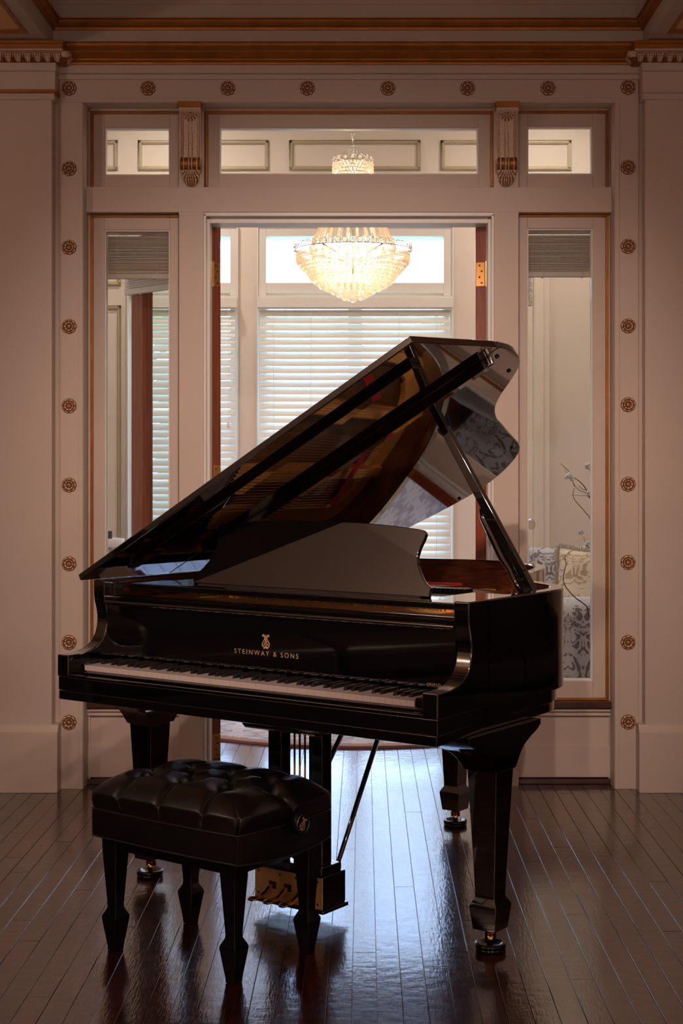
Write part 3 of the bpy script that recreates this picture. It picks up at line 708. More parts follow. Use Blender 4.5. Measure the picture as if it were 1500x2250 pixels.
# crystal knobs
def knob(root, face, sy, nm='door_knob'):
    mb = MB(); c = (.53, face, PZ(1152, 6.9))
    def L(pr): return [(r, h) for r, h in pr]
    k = MB(); k.lathe([(.001, 0), (.024, 0), (.024, .004), (.011, .006), (.009, .03), (.012, .034), (.001, .035)], 20, (0, 0, 0)).build(nm, 'chrome', root, smooth=True, loc=c, rot=(-sy * pi / 2, 0, 0))
    kk = [o for o in root.children if o.name.startswith(nm)][-1]
    g = MB(); g.lathe([(.010, .034), (.022, .042), (.027, .052), (.025, .062), (.015, .070), (.001, .071)], 8).build('crystal_knob', 'crystal', kk)
knob(dr, y0r, -1)
# raised mini blinds: stack of slats, as one blind each
def mini_blind(root_loc, rz, x0, x1, y, ztop_, zbot, label, n=26, mt='miniblind', head=True, cordx=None, rail=.022):
    r = empty('mini_blind', root_loc, rz, label=label, cat='blind', group='raised mini blinds')
    if head: B(x0 + .002, x1 - .002, y - .012, y + .014, ztop_ - .022, ztop_ - .001).build('head_rail', mt, r, bevel=.001)
    mb = MB(); dz = (ztop_ - .03 - zbot - rail) / n; z = zbot + rail + .004
    for i in range(n):
        dy = random.gauss(0, .0015); e = random.gauss(0, .0006); e2 = random.gauss(0, .0006); th = .0022
        hw_ = .0125
        mb.add([(x0 + .004, y - hw_ + dy, z + e), (x1 - .004, y - hw_ + dy, z + e2), (x1 - .004, y + dy, z + .004 + e2), (x0 + .004, y + dy, z + .004 + e), (x0 + .004, y + hw_ + dy, z + e), (x1 - .004, y + hw_ + dy, z + e2)],
               [(0, 1, 2, 3), (3, 2, 5, 4)]); z += dz
    o = mb.build('slat_stack', mt, r); o['kind'] = 'stuff'
    sol = o.modifiers.new('solid', 'SOLIDIFY'); sol.thickness = dz * .62
    B(x0 + .003, x1 - .003, y - .013, y + .013, zbot, zbot + rail).build('bottom_rail', mt, r, bevel=.002)
    mb = MB()
    for fx in (.24, .80):
        xx = x0 + (x1 - x0) * fx; pts = []
        for k in range(26):
            pts.append((xx + .012 * sin(k * 1.9) * random.uniform(.3, 1), y - .016, ztop_ - .02 - (ztop_ - zbot - .03) * k / 25))
        mb.tube(pts, .0009, 4)
        mb.lathe([(.001, -.006), (.006, -.003), (.006, .001), (.001, .001)], 10, (xx, y, zbot))
    mb.build('ladder_cord', 'cord', r)
    if cordx is not None: MB().tube([(cordx, y - .02, ztop_ - .03), (cordx, y - .02, zbot - 1.3)], .0022, 5).build('tilt_wand', 'cord', r)
    return r
gy = YW + .075
mini_blind((0, 0, 0), 0, PX(232, gy) - .02, PX(370, gy) + .015, gy, PZ(505, gy), PZ(613, gy), 'raised mini blind behind the left sidelight glass', 30, cordx=PX(238, gy))
mini_blind((0, 0, 0), 0, PX(1161, gy) - .015, PX(1299, gy) + .02, gy, PZ(503, gy), PZ(609, gy), 'raised mini blind behind the right sidelight glass', 30)
M['blueblind'] = mat('white_blind_cool', (.74, .74, .70), .4)
# blinds hanging on the swung doors
lp = dl.location; zt2 = PZ(560, 6.8)
mini_blind((lp.x, lp.y, 0), radians(135), .05, .585, .03, zt2, PZ(641, 6.85) - .02, 'raised mini blind on the swung left door leaf', 16, 'blueblind')
lp = dr.location
mini_blind((lp.x, lp.y, 0), radians(68), .05, .575, -.035, zt2 + .02, PZ(668, 6.85), 'raised mini blind on the swung right door leaf', 22, 'blueblind', cordx=.56)

for i, (x, y) in enumerate(FAR_FILLS):
    tag(MB().lathe([(.085, .0), (.11, 0), (.11, -.008), (.085, -.012)], 28).build('recessed_lamp', 'white', smooth=True, loc=(x, y, fz - .0005)), 'white recessed lamp ring in the far ceiling, ' + ['near the door on the left', 'near the door on the right', 'by the windows on the left', 'by the windows on the right'][i], 'lamp', 'recessed ceiling lamps')
# rug
def disc(R, z0, z1, name, m, parent, c=(0, 0), hole=0):
    mb = MB(); n = 96
    mb.grid([[(c[0] + r * cos(2 * pi * k / n), c[1] + r * sin(2 * pi * k / n), z) for k in range(n)] for r, z in ((R, z0), (R, z1), (R - .004, z1 + .002), (hole or .001, z1 + .002))], 0, True); return mb.build(name, m, parent, smooth=True)
rug = empty('rug', (-.02, 8.36, 0), label='large round pale patterned rug with a pink edge', cat='rug')
disc(1.225, .0005, .012, 'rug_border', 'rugedge', rug); disc(1.17, .0125, .0137, 'rug_field', 'rug', rug)

# pedestal stand, left
ps = empty('pedestal_stand', (PX(238, 8.6), 8.6, 0), label='small white round pedestal stand seen through the left sidelight', cat='table')
zt3 = PZ(1183, 8.6)
MB().lathe([(.001, zt3 - .002), (.0900, zt3), (.093, zt3 - .004), (.093, zt3 - .046), (.088, zt3 - .05), (.001, zt3 - .05)], 32).build('table_top', 'white', ps, smooth=True)
MB().lathe([(.02, zt3 - .05), (.03, zt3 - .07), (.055, zt3 - .11), (.05, zt3 - .16), (.022, zt3 - .24), (.018, zt3 - .45), (.03, .22), (.05, .12), (.11, .03), (.115, .003), (.001, .002)], 28).build('turned_column', 'white', ps, smooth='all')
sp_ = B(-.014, .014, -.014, .014, 0, .044).build('small_speaker', 'plastic', bevel=.003); sp_.location = (PX(241, 8.57), 8.57, zt3 + .0005)
tag(sp_, 'small dark box standing on the white pedestal stand', 'box')

# sofa (right of the far room, facing left) with cushions
so = empty('armchair', (1.5, 7.95, 0), label='grey damask armchair with rolled arms, seen through the right sidelight', cat='armchair')
def rolled_arm(yc, m='damask'):
    mb = MB(); prof = []
    zr = .62; R = .075
    pts = [(.06, .10)] + [(R * cos(a), zr + R * sin(a)) for a in [radians(-35 + 250 * k / 16) for k in range(17)]] + [(-.06, .10)]
    mb.prism(pts, lambda p, t: (t, yc + p[0], p[1]), -.55, .40); return mb
rolled_arm(-.38).build('arm', 'damask', so, bevel=.008); rolled_arm(.38).build('arm', 'damask', so, bevel=.008)
mb = MB(); mb.box(-.50, .36, -.32, .32, .12, .42); mb.build('seat_base', 'damask', so, bevel=.02, seg=3)
mb = MB(); mb.box(-.54, .2, -.30, .30, .42, .54); mb.build('seat_cushion', 'damask', so, bevel=.05, seg=4)
mb = MB(); pts = [(.20, .3)] + [(.30 + .09 * cos(a), .83 + .09 * sin(a)) for a in [radians(200 - 230 * k / 12) for k in range(13)]] + [(.42, .10), (.24, .10)]
mb.prism(pts, lambda p, t: (p[0], t, p[1]), -.40, .40); mb.build('backrest', 'damask', so, bevel=.01)
for x in (-.5, .36):
    for y in (-.36, .36): MB().lathe([(.018, .0145 if x < 0 and y > 0 else 0), (.03, .05), (.028, .115), (.001, .115)], 12, (x, y, 0)).build('foot', 'ebony', so, smooth=True)
def pillow(loc, rot, size, label, m, fringe=True):
    r = empty('throw_pillow', loc, 0, label=label, cat='cushion'); r.rotation_euler = rot
    mb = MB(); n = 20; hw = size / 2
    for s in (1, -1):
        rows = []
        for i in range(n + 1):
            row = []
            for j in range(n + 1):
                u, v = -1 + 2 * i / n, -1 + 2 * j / n; k = (1 - u ** 4) ** .55 * (1 - v ** 4) ** .55 if abs(u) < 1 and abs(v) < 1 else 0
                pin = 1 - .07 * (1 - abs(u) ** 2) * (v * v) ; pin2 = 1 - .07 * (1 - abs(v) ** 2) * (u * u)
                row.append((u * hw * pin2, s * .085 * k * (size / .45), v * hw * pin))
            rows.append(row)
        mb.grid(rows)
    mb.build('cover', m, r, smooth='all')
    if fringe:
        mb = MB(); N = 620
        for k in range(N):
            t = k / N * 4; e = int(t); f = (t - e) * 2 - 1; q = 1 - .07 * (1 - f * f)
            p = [(f, -q), (q, f), (-f, q), (-q, -f)][e]; nrm = [(0, -1), (1, 0), (0, 1), (-1, 0)][e]
            for z in (-.006, .004):
                a = Vector((p[0] * hw, z, p[1] * hw)); d = Vector((nrm[0] + random.gauss(0, .35), random.gauss(0, .5), nrm[1] + random.gauss(0, .35))).normalized() * random.uniform(.014, .026)
                mb.tube([a, a + d], .0013, 3)
        o = mb.build('fringe', 'fringe', r, recalc=False); o['kind'] = 'stuff'
    return r
pillow((1.19, 7.76, .735), (radians(-12), radians(4), radians(-16)), .38, 'cream patterned cushion with a shaggy fringe, leaning in the armchair', 'damask2')
pillow((1.10, 8.15, .73), (radians(-10), radians(-3), radians(-6)), .40, 'grey damask cushion behind the fringed one in the armchair', 'damask', False)

# vase with branches
va = empty('branch_vase', (1.235, 7.12, 0), label='tall vase of curling bare branches with white blossoms, right sidelight', cat='vase')
MB().lathe([(.001, 0), (.06, .0), (.075, .02), (.085, .2), (.06, .42), (.04, .50), (.05, .56), (.045, .56), (.035, .50), (.001, .48)], 28).build('vase_body', 'vase', va, smooth='all')
def P3(px, py, dy=0): Y = 7.12 + dy; return (PX(px, Y) - 1.235, dy, PZ(py, Y))
def br(pts, r0, r1):
    c = catmull([P3(*p) for p in pts], 5); n = len(c)
    MB().tube(c, [r0 + (r1 - r0) * i / (n - 1) for i in range(n)], 6).build('branch', 'branch', va, smooth='all')
st = (1346, 1400, 0)
br([st, (1340, 1330), (1322, 1260), (1299, 1150), (1285, 1125), (1262, 1098), (1259, 1082), (1262, 1072)], .0035, .0012)
br([st, (1345, 1300), (1325, 1180), (1302, 1110), (1296, 1094), (1285, 1072), (1275, 1060), (1262, 1050), (1256, 1044), (1246, 1032), (1230, 1018)], .0045, .0012)
br([(1298, 1098), (1288, 1084), (1272, 1077), (1262, 1066), (1256, 1054)], .0022, .001)
br([(1299, 1100), (1290, 1090), (1275, 1089), (1254, 1088)], .0016, .0008)
br([(1285, 1076), (1278, 1074), (1272, 1067)], .002, .001)
br([(1262, 1070), (1254, 1050), (1243, 1036), (1239, 1028)], .0016, .0008)
br([st, (1330, 1380), (1296, 1355, -.05), (1288, 1332, -.06), (1262, 1312, -.06), (1240, 1285, -.06), (1238, 1262, -.06), (1243, 1240, -.06), (1242, 1222, -.06), (1259, 1208, -.06)], .0045, .0015)
br([st, (1340, 1250), (1310, 1200), (1289, 1193), (1281, 1180)], .0022, .001)
br([st, (1345, 1200), (1330, 1120), (1299, 1050), (1296, 1030)], .003, .0014)
def blossom(px, py, s=1.0, face=0):
    r = MB(); c = P3(px, py, -.01)
    for k in range(5):
        a = 2 * pi * k / 5 + face; R = .0105 * s
        cx, cz = c[0] + .62 * R * cos(a), c[2] + .62 * R * sin(a); rows = []
        for i in range(4):
            q = (i + .2) / 3.2; rows.append([(cx + R * .62 * q * cos(2 * pi * j / 10), c[1] - .004 * q * q - .002 * sin(j), cz + R * .62 * q * sin(2 * pi * j / 10)) for j in range(10)])
        r.grid(rows, 0, True, True)
    r.ball((c[0], c[1] - .006, c[2]), .003 * s, 8, 5); r.build('blossom', 'petal', va, smooth='all')
for a in ((1250, 1045, 1.3, .3), (1256, 1052, 1.1, 1), (1294, 1083, 1.3, .5), (1276, 1169, 1.2, .2), (1292, 1196, 1.5, .8), (1292, 1024, 1.5, .1), (1244, 1048, .9, .6)): blossom(*a)

# ---- chandelier
CX, CY = PX(775, 8.0), 8.0
ch = empty('chandelier', (CX, CY, 0), label='large tiered crystal chandelier, lit, hanging in the far room', cat='chandelier')
cz = lambda py: PZ(py, CY)
def cr_(px): return px / F * CY
mb = MB()
ztopc = cz(347); z = ztopc + .05; i = 0
while z < fz - .05:
    pts = []; a = (i % 2) * pi / 2
    for k in range(14):
        t = 2 * pi * k / 14; x = .007 * cos(t); zz = .022 * sin(t); pts.append((x * cos(a), x * sin(a), z + zz))
    mb.tube(pts, .0022, 6, closed=True); z += .034; i += 1
mb.build('chain', 'chrome', ch, smooth='all')
MB().lathe([(.001, fz - .001), (.06, fz - .001), (.055, fz - .03), (.02, fz - .05), (.001, fz - .05)], 24).build('ceiling_canopy', 'chrome', ch, smooth=True)
mb = MB(); mb.tube([(.022 * cos(2 * pi * k / 18), 0, ztopc + .03 + .025 * sin(2 * pi * k / 18)) for k in range(18)], .0028, 6, closed=True); mb.build('hanging_loop', 'chrome', ch)
def ring_band(R, z, rr, n, name, wire=.0022):
    mb = MB(); cb = MB()
    for k in range(n):
        a = 2 * pi * k / n; c = (R * cos(a), R * sin(a)); t = (-sin(a), cos(a))
        mb.tube([(c[0] + t[0] * rr * cos(q), c[1] + t[1] * rr * cos(q), z + rr * sin(q)) for q in [2 * pi * j / 12 for j in range(12)]], wire, 5, closed=True)
        cb.ball((c[0], c[1], z), rr * .62, 8, 5)
    mb.tube([(R * cos(2 * pi * j / 48), R * sin(2 * pi * j / 48), z - rr) for j in range(48)], wire * 1.2, 5, closed=True)
    mb.build(name, 'chrome', ch, smooth='all'); return cb
Rt = cr_(42.5); zc_ = cz(352)
ring_band(Rt, zc_, .0165, 16, 'top_ring_band').build('crystal_row', 'crystal', ch)
mb = MB()
for row in range(5):
    z = zc_ - .028 - row * .019
    for k in range(34):
        a = 2 * pi * (k + row * .5) / 34; mb.ball((Rt * 1.0 * cos(a), Rt * sin(a), z), .0098, 6, 4)
mb.build('crown_drape', 'crystal', ch)
Rb = cr_(129); zrb = cz(545)
ring_band(Rb, zrb, .0148, 52, 'main_ring_band').build('crystal_row', 'crystal', ch)
# strands from crown to main ring
sm = MB(); za1 = zc_ - .12
N = 26
for k in range(N):
    a = 2 * pi * k / N; m_ = 44; sm2 = MB()
    for j in range(m_):
        t = j / (m_ - 1); zz = za1 + (zrb - za1) * t
        R = Rb * (.31 + .42 * t ** 1.3)
        sm2.ball((R * cos(a), R * sin(a), zz), .0088, 6, 4)
    sm2.build('crystal_strand', 'crystal', ch)
# basket tiers
prf = [(540, 1.0), (577, .985), (590, .87), (604, .77), (615, .71), (627, .57), (641, .35), (652, .17)]
def rad_at(py):
    for a, b in zip(prf, prf[1:]):
        if a[0] <= py <= b[0]: return a[1] + (b[1] - a[1]) * (py - a[0]) / (b[0] - a[0])
    return .16
for i, py in enumerate((561, 567, 573, 579, 585, 591, 598, 605, 612, 619, 626, 633, 640, 647, 653)):
    R = (Rb - .012) * rad_at(py); rad_ = .0105 if i < 4 else .0165; n = max(5, int(2 * pi * R / (rad_ * 2.0))); mb = MB()
    for k in range(n):
        a = 2 * pi * (k + (i % 2) * .5) / n; mb.ball((R * cos(a), R * sin(a), cz(py) + random.gauss(0, .001)), rad_ * random.uniform(.92, 1.05), 7, 5, sz=1.1)
    mb.build('crystal_tier', 'crystal', ch)
zb_bot = cz(652)
mb = MB()
for k in range(40):
    a = 2 * pi * k / 40
    for q, py in ((.72, 545), (.70, 556), (.68, 567)): mb.ball((Rb * q * cos(a), Rb * q * sin(a), cz(py)), .010, 6, 4)
mb.build('inner_drape', 'crystal', ch)
MB().ball((0, 0, cz(658)), .0195, 12, 8).build('finial_ball', 'crystal', ch, smooth='all')
mb = MB()
for j in range(5):
    R = Rb * (.2 + .8 * j / 4)
mb.tube([(0, 0, ztopc + .01), (0, 0, zb_bot)], .006, 8); 
for k in range(6):
    a = 2 * pi * k / 6; mb.tube([(0, 0, zrb - .05), (.06 * cos(a), .06 * sin(a), zrb - .07), (.15 * cos(a), .15 * sin(a), zrb - .045), (Rb * cos(a), Rb * sin(a), zrb - .016)], .004, 6)
mb.build('frame', 'chrome', ch, smooth='all')
for k in range(6):
    a = 2 * pi * (k + .25) / 6; p = (.145 * cos(a), .145 * sin(a), zrb - .022)
    b_ = MB().lathe([(.001, .03), (.010, .022), (.014, .008), (.010, -.008), (.006, -.014), (.001, -.016)], 12, p).build('light_bulb', 'bulb', ch, smooth='all')
    b_.visible_shadow = True
    point('bulb_light', (CX + .10 * cos(a), CY + .10 * sin(a), zrb - .075), 1.6, (1, .80, .60), .02)
point('bulb_light', (CX, CY, za1 + .03), 3.5, (1, .80, .60), .02)

# ---- outdoors
gr = B(-30, 30, YB + .25, 60, -.7, -.6).build('garden_lawn', 'lawn'); tag(gr, 'lawn outside the far windows', 'lawn'); gr['kind'] = 'structure'
def bush(x, y, z0, R, Hh, label, trunk=True):
    r = empty('garden_tree', (x, y, z0), label=label, cat='tree', group='trees outside the far windows'); mb = MB()
    for k in range(420):
        a = random.uniform(0, 2 * pi); cz_ = random.uniform(-1, 1); rr = sqrt(1 - cz_ * cz_); q = random.uniform(.72, 1.05); c = Vector((R * q * rr * cos(a), R * q * rr * sin(a), Hh * .62 + Hh * .42 * q * cz_)); s = random.uniform(.05, .11)
        u = Vector((random.gauss(0, 1), random.gauss(0, 1), random.gauss(0, 1))).normalized(); v = u.orthogonal().normalized()
        mb.add([c - u * s * 1.8, c + v * s, c + u * s * 1.8, c - v * s], [(0, 1, 2, 3)])
    o = mb.build('foliage', 'leaf', r, recalc=False); o['kind'] = 'stuff'
    MB().tube([(0, 0, 0), (.03, 0, Hh * .3), (0, .02, Hh * .7)], [.08, .06, .03], 8).build('trunk', 'branch', r)
bush(-2.6, 14, -.6, 1.3, 3.9, 'leafy tree seen faintly through the left far window'); bush(1.6, 20, -.6, 1.6, 4.0, 'leafy tree beyond the central far window')

exec_piano = True
# ================================================================== PIANO
PSI = .6165
pn = empty('grand_piano', (-.9598, 4.6452, 0), -PSI, label='glossy black grand piano with open lid and raised music desk', cat='piano')
Wp = 1.4107
ZT, ZR = .7674, .9931
t_arm = .048
prof_arm = [(0, .70), (0, .768), (.031, .768), (.06, .769), (.085, .772), (.103, .7765), (.119, .783), (.135, .792), (.15, .8035), (.161, .820), (.168, .841), (.171, .860), (.1705, .88), (.167, .90), (.160, .922), (.156, .945), (.156, ZR), (.262, ZR), (.262, .70)]
rim_pts = [(1.4107, .262), (1.4107, .45), (1.4107, .60), (1.402, .69), (1.376, .762), (1.332, .822), (1.262, .878), (1.187, .930), (1.115, .995), (1.062, 1.080), (1.025, 1.18), (.988, 1.30), (.948, 1.42), (.906, 1.52), (.858, 1.60), (.79, 1.678), (.70, 1.74), (.585, 1.778), (.46, 1.785), (.33, 1.755), (.20, 1.71), (.10, 1.655), (.035, 1.58), (.006, 1.48), (0, 1.35), (0, .8), (0, .262)]
path = [rim_pts[0], rim_pts[1]] + catmull(rim_pts[2:-2], 4)[0:] + rim_pts[-2:]
def offs(path, d):
    out = []
    for i, p in enumerate(path):
        a = path[max(0, i - 1)]; b = path[min(len(path) - 1, i + 1)]; dx, dy = b[0] - a[0], b[1] - a[1]; L = math.hypot(dx, dy)
        out.append((p[0] - dy / L * d, p[1] + dx / L * d))
    return out
# path runs front-right -> tail -> front-left : inward normal is left of travel (-dy,dx)
rt = .042
mb = MB()
sec = [(0, .70), (0, ZR - .004), (.004, ZR), (rt - .004, ZR), (rt, ZR - .004), (rt, .70)]
cols = [[(x, y, z) for x, y in offs(path, o_)] for o_, z in sec]
rows = [[cols[j][i] for j in range(len(sec))] for i in range(len(path))]
mb.grid(rows)
ns = len(sec) - 1
for i in range(len(path) - 1):
    for j in range(ns):
        if j >= 4: mb.m[i * ns + j] = 1
mb.add([cols[0][i] for i in range(0)], [])
bot = [[cols[0][i], cols[-1][i]] for i in range(len(path))]; mb.grid(bot)
rim = mb.build('rim', ['black', 'mahog'], pn, smooth=True)
for a0 in (0, Wp - t_arm): MB().prism(prof_arm, lambda p, t: (t, p[0], p[1]), a0, a0 + t_arm).build('arm', 'black', pn, bevel=.004, seg=3)
# inner arm posts beside the fallboard top
for a0 in (t_arm, Wp - t_arm - .012): B(a0, a0 + .012, .192, .26, .9405, ZR - .012).build('cheek_post', 'black', pn, bevel=.002)
# lower tiers (following the plan, stepped in)
def tier(z0, z1, inset, insfront, name):
    P = offs(path, inset); lo = [(Wp - insfront, .003)] + [(min(p[0], Wp - insfront) if p[1] < .6 else p[0], p[1]) for p in P] + [(insfront, .003)]
    mb = MB(); n = len(lo); mb.add([(x, y, z0) for x, y in lo] + [(x, y, z1) for x, y in lo], [tuple(range(n))[::-1], tuple(range(n, 2 * n))] + [(i, (i + 1) % n, (i + 1) % n + n, i + n) for i in range(n)])
    return mb.build(name, 'black', pn, bevel=.0025)
tier(.6575, .6995, .020, .002, 'upper_tier'); tier(.628, .6565, .028, .004, 'lower_tier')
# key slip with beads
zk = .7372
def slip():
    pts = [(.05, .700)] + [(.05, .7215), (.030, .7215), (.0275, .7195)] + [(.0255 - .006 * sin(pi * t / 5), .7185 - .008 * t / 5) for t in range(6)] + [(.0200, .709)] + [(.018 - .012 * sin(pi * t / 5), .708 - .011 * t / 5) for t in range(6)] + [(.012, .6955), (.008, .694), (.008, .700)]
    pts = pts[:-1] + [(.05, .694)]
    mb = MB(); mb.prism(pts, lambda p, t: (t, p[0], p[1]), t_arm, Wp - t_arm); return mb.build('key_slip', 'black', pn, smooth=True)
slip()
mb = MB(); mb.box(t_arm, Wp - t_arm, .0075, .06, .6575, .6945); mb.build('key_bed_front', 'black', pn, bevel=.002)
mb = MB(); mb.box(.02, Wp - .02, .03, .42, .6565, .70); mb.build('key_bed', 'ebony', pn)
k0_ = (Wp - 1.228) / 2
for a0, a1 in ((t_arm + .0005, k0_ - .001), (k0_ + 1.229, Wp - t_arm - .0005)):
    MB().prism([(.030, .7216), (.030, .740), (.036, .7455), (.166, .7455), (.166, .7216)], lambda p, t: (t, p[0], p[1]), a0, a1).build('key_block', 'black', pn, bevel=.002)
# keys
kw = 1.228 / 52
wm = MB(); wm.prism([(.0301, zk - .0155), (.0301, zk - .001), (.0312, zk), (.19, zk + .0005), (.19, zk - .0155)], lambda p, t: (t, p[0], p[1]), .0004, kw - .0004)
wk = wm.build('white_key', 'ivory', pn)
for i in range(52):
    o = wk if i == 0 else copy_of(wk, pn); o.location = (k0_ + i * kw, 0, 0)
bm_ = MB(); hwb = .0055
bm_.add([(-hwb, .076, zk), (hwb, .076, zk), (hwb, .167, zk), (-hwb, .167, zk), (-hwb * .78, .084, zk + .0115), (hwb * .78, .084, zk + .0115), (hwb * .78, .167, zk + .0115), (-hwb * .78, .167, zk + .0115)],
        [(0, 3, 2, 1), (4, 5, 6, 7), (0, 1, 5, 4), (1, 2, 6, 5), (2, 3, 7, 6), (3, 0, 4, 7)])
bk = bm_.build('black_key', 'blackkey', pn, bevel=.0012)
first = True; offm = {0: -.0010, 2: .0010, 3: 0}
for i in range(52):
    note = (i + 5) % 7        # 0=C.. with A0 first
    if note in (0, 1, 3, 4, 5) and i < 51:
        d = {0: -.0015, 1: .0015, 3: -.002, 4: 0, 5: .002}[note]
        o = bk if first else copy_of(bk, pn); first = False; o.location = (k0_ + (i + 1) * kw + d, 0, 0)
# fallboard
FB = .168
mb = MB(); mb.prism([(FB + .004, .7535), (FB + .001, .7545), (FB, .757), (FB, .915), (.245, .915), (.245, .7535)], lambda p, t: (t, p[0], p[1]), t_arm + .001, Wp - t_arm - .001)
fb = mb.build('fallboard', 'black', pn)
mb = MB(); pts = [(.160 + .007 * cos(a), .9225 + .0075 * sin(a)) for a in [radians(270 - 180 * k / 8) for k in range(9)]] + [(.166, .930), (.163, .933), (.163, .9385), (.168, .942), (.245, .9405), (.245, .915)]
mb.prism(pts, lambda p, t: (t, p[0], p[1]), t_arm + .001, Wp - t_arm - .001); mb.build('fallboard_rail', 'black', pn, smooth=True)
# lettering
def text_obj(txt, size, spacing, name, cx, zc, xs=1.0, z_base=False):
    cu = bpy.data.curves.new(name, 'FONT'); cu.body = txt; cu.size = size; cu.align_x = 'CENTER'; cu.extrude = .00012; cu.space_character = spacing; cu.resolution_u = 4
    o = bpy.data.objects.new(name + '_tmp', cu); C.objects.link(o); dg = bpy.context.evaluated_depsgraph_get(); me = bpy.data.meshes.new_from_object(o.evaluated_get(dg)); bpy.data.objects.remove(o); bpy.data.curves.remove(cu)
    me.name = name; me.materials.clear(); me.materials.append(M['letter']); r = bpy.data.objects.new(name, me); C.objects.link(r); r.parent = fb; r.scale = (xs, 1, 1)
    r.rotation_euler = (radians(90), 0, 0); r.location = (cx, FB - .0004, zc); return r
text_obj('STEINWAY & SONS', .0205, 1.42, 'maker_lettering', .704, .797, 1.03)
text_obj('SPIRIO', .0125, 1.35, 'model_lettering', 1.292, .757, .95)
def lyre_lines():
    L = []
    for s in (-1, 1):
        L.append([(s * .10, .30), (s * .14, .42), (s * .24, .46), (s * .30, .40), (s * .24, .34), (s * .20, .38)])       # top scroll
        L.append([(s * .12, .32), (s * .10, .22), (s * .18, .05), (s * .30, -.12), (s * .34, -.28), (s * .26, -.40), (s * .12, -.43), (s * .02, -.36)])
        L.append([(s * .04, -.30), (s * .12, -.22), (s * .20, -.24), (s * .22, -.32)])
        L.append([(0, -.46), (s * .10, -.50), (s * .22, -.54)])
    L.append([(-.16, .32), (0, .30), (.16, .32)]); L.append([(0, -.32), (0, -.52)])
    L.append([(.08, .12), (0, .20), (-.07, .12), (.02, .02), (.10, -.06), (.0, -.16), (-.10, -.08), (0, 0), (.10, .02)])
    return L
def emblem(name, sc, parent, mtx, wd=.05):
    mb = MB()
    for ln in lyre_lines():
        c = catmull(ln, 5); left = []; right = []
        for i, p in enumerate(c):
            a = c[max(0, i - 1)]; b = c[min(len(c) - 1, i + 1)]; dx, dy = b[0] - a[0], b[1] - a[1]; l_ = math.hypot(dx, dy) or 1
            left.append((p[0] - dy / l_ * wd / 2, p[1] + dx / l_ * wd / 2)); right.append((p[0] + dy / l_ * wd / 2, p[1] - dx / l_ * wd / 2))
        for z in (.01,):
            rows = [[(x * sc, y * sc, 0) for x, y in left], [(x * sc, y * sc, .0004) for x, y in c], [(x * sc, y * sc, 0) for x, y in right]]; mb.grid(rows)
    mb.ball((0, .40 * sc, 0), .045 * sc, 8, 5)
    o = mb.build(name, 'letter', parent, recalc=False); o.matrix_local = mtx; return o
mt = Matrix.Translation((.704, FB - .0004, .840)) @ Matrix.Rotation(radians(90), 4, 'X')
emblem('lyre_emblem', .0405, fb, mt, .075)
# plate, soundboard, strings
inner = offs(path, rt + .002)
def region(y0, y1, z0, z1, name, m, x0=None, x1=None):
    """slab of the inside plan between two b values"""
    def xr(y):
        xs = []
        for i in range(len(inner) - 1):
            a, b = inner[i], inner[i + 1]
            if (a[1] - y) * (b[1] - y) <= 0 and a[1] != b[1]: xs.append(a[0] + (b[0] - a[0]) * (y - a[1]) / (b[1] - a[1]))
        return (min(xs), max(xs)) if len(xs) >= 2 else None
    rows = []; n = 24
    for i in range(n + 1):
        y = y0 + (y1 - y0) * i / n; r = xr(y)
        if r: rows.append([(max(r[0], x0 or -9), y, z1), (min(r[1], x1 or 9), y, z1)])
    mb = MB(); mb.grid(rows); return mb, rows
bx_, rows_ = region(.265, 1.735, 0, .835, 's', 'spruce')
bx_.grid([[(p[0], p[1], .71) for p in r] for r in rows_]); bx_.build('soundboard', 'spruce', pn)
B(t_arm + .001, Wp - t_arm - .001, .246, .48, .80, .926).build('pin_block', 'plate', pn, bevel=.002)
mb = MB()
for (ya, yb3) in ((.48, .56),): mb.box(.05, 1.36, ya, yb3, .895, .925)
for (xa, ya, xb, yb3, w_) in ((.30, .5, .30, 1.70, .022), (.62, .5, .56, 1.72, .022), (.90, .5, .80, 1.62, .022), (1.12, .5, .99, 1.2, .022), (1.27, .5, 1.2, .86, .022)):
    mb.add([(xa - w_, ya, .86), (xa + w_, ya, .86), (xb + w_, yb3, .85), (xb - w_, yb3, .85), (xa - w_, ya, .945), (xa + w_, ya, .945), (xb + w_, yb3, .885), (xb - w_, yb3, .885)], [(0, 3, 2, 1), (4, 5, 6, 7), (0, 1, 5, 4), (1, 2, 6, 5), (2, 3, 7, 6), (3, 0, 4, 7)])
i2 = offs(path, rt + .002); i3 = offs(path, rt + .10)
ii = [k for k, p in enumerate(path) if p[1] > .5]
rows = [[(i2[k][0], i2[k][1], .868), (i3[k][0], i3[k][1], .880), (i3[k][0], i3[k][1], .855)] for k in ii]; mb.grid(rows)
mb.build('cast_plate', 'plate', pn, bevel=0)
def xr_at(x):
    best = 0
    for i in range(len(i3) - 1):
        a, b = i3[i], i3[i + 1]
        if (a[0] - x) * (b[0] - x) <= 0: best = max(best, a[1], b[1])
    return best
mb = MB(); ms = MB(); pins = MB()
for k in range(96):
    x = .10 + 1.20 * k / 95; xe = x - .10 * (1 - k / 95) * 0 - .11 + .09 * (1 - k / 95); ye = max(.62, xr_at(max(.12, xe)) - .02)
    (ms if k < 34 else mb).tube([(x, .50, .948), (xe, ye, .892 if k >= 34 else .900)], .0016 if k < 34 else .0008, 4, cap=False)
    for r_ in range(2): pins.lathe([(.0028, .925), (.0028, .958)], 6, (x + .004 * r_, .50 + .03 * r_ + .01 * sin(k), 0))
o = ms.build('bass_string', 'string', pn, recalc=False); o['kind'] = 'stuff'
o = mb.build('treble_string', 'steel', pn, recalc=False); o['kind'] = 'stuff'
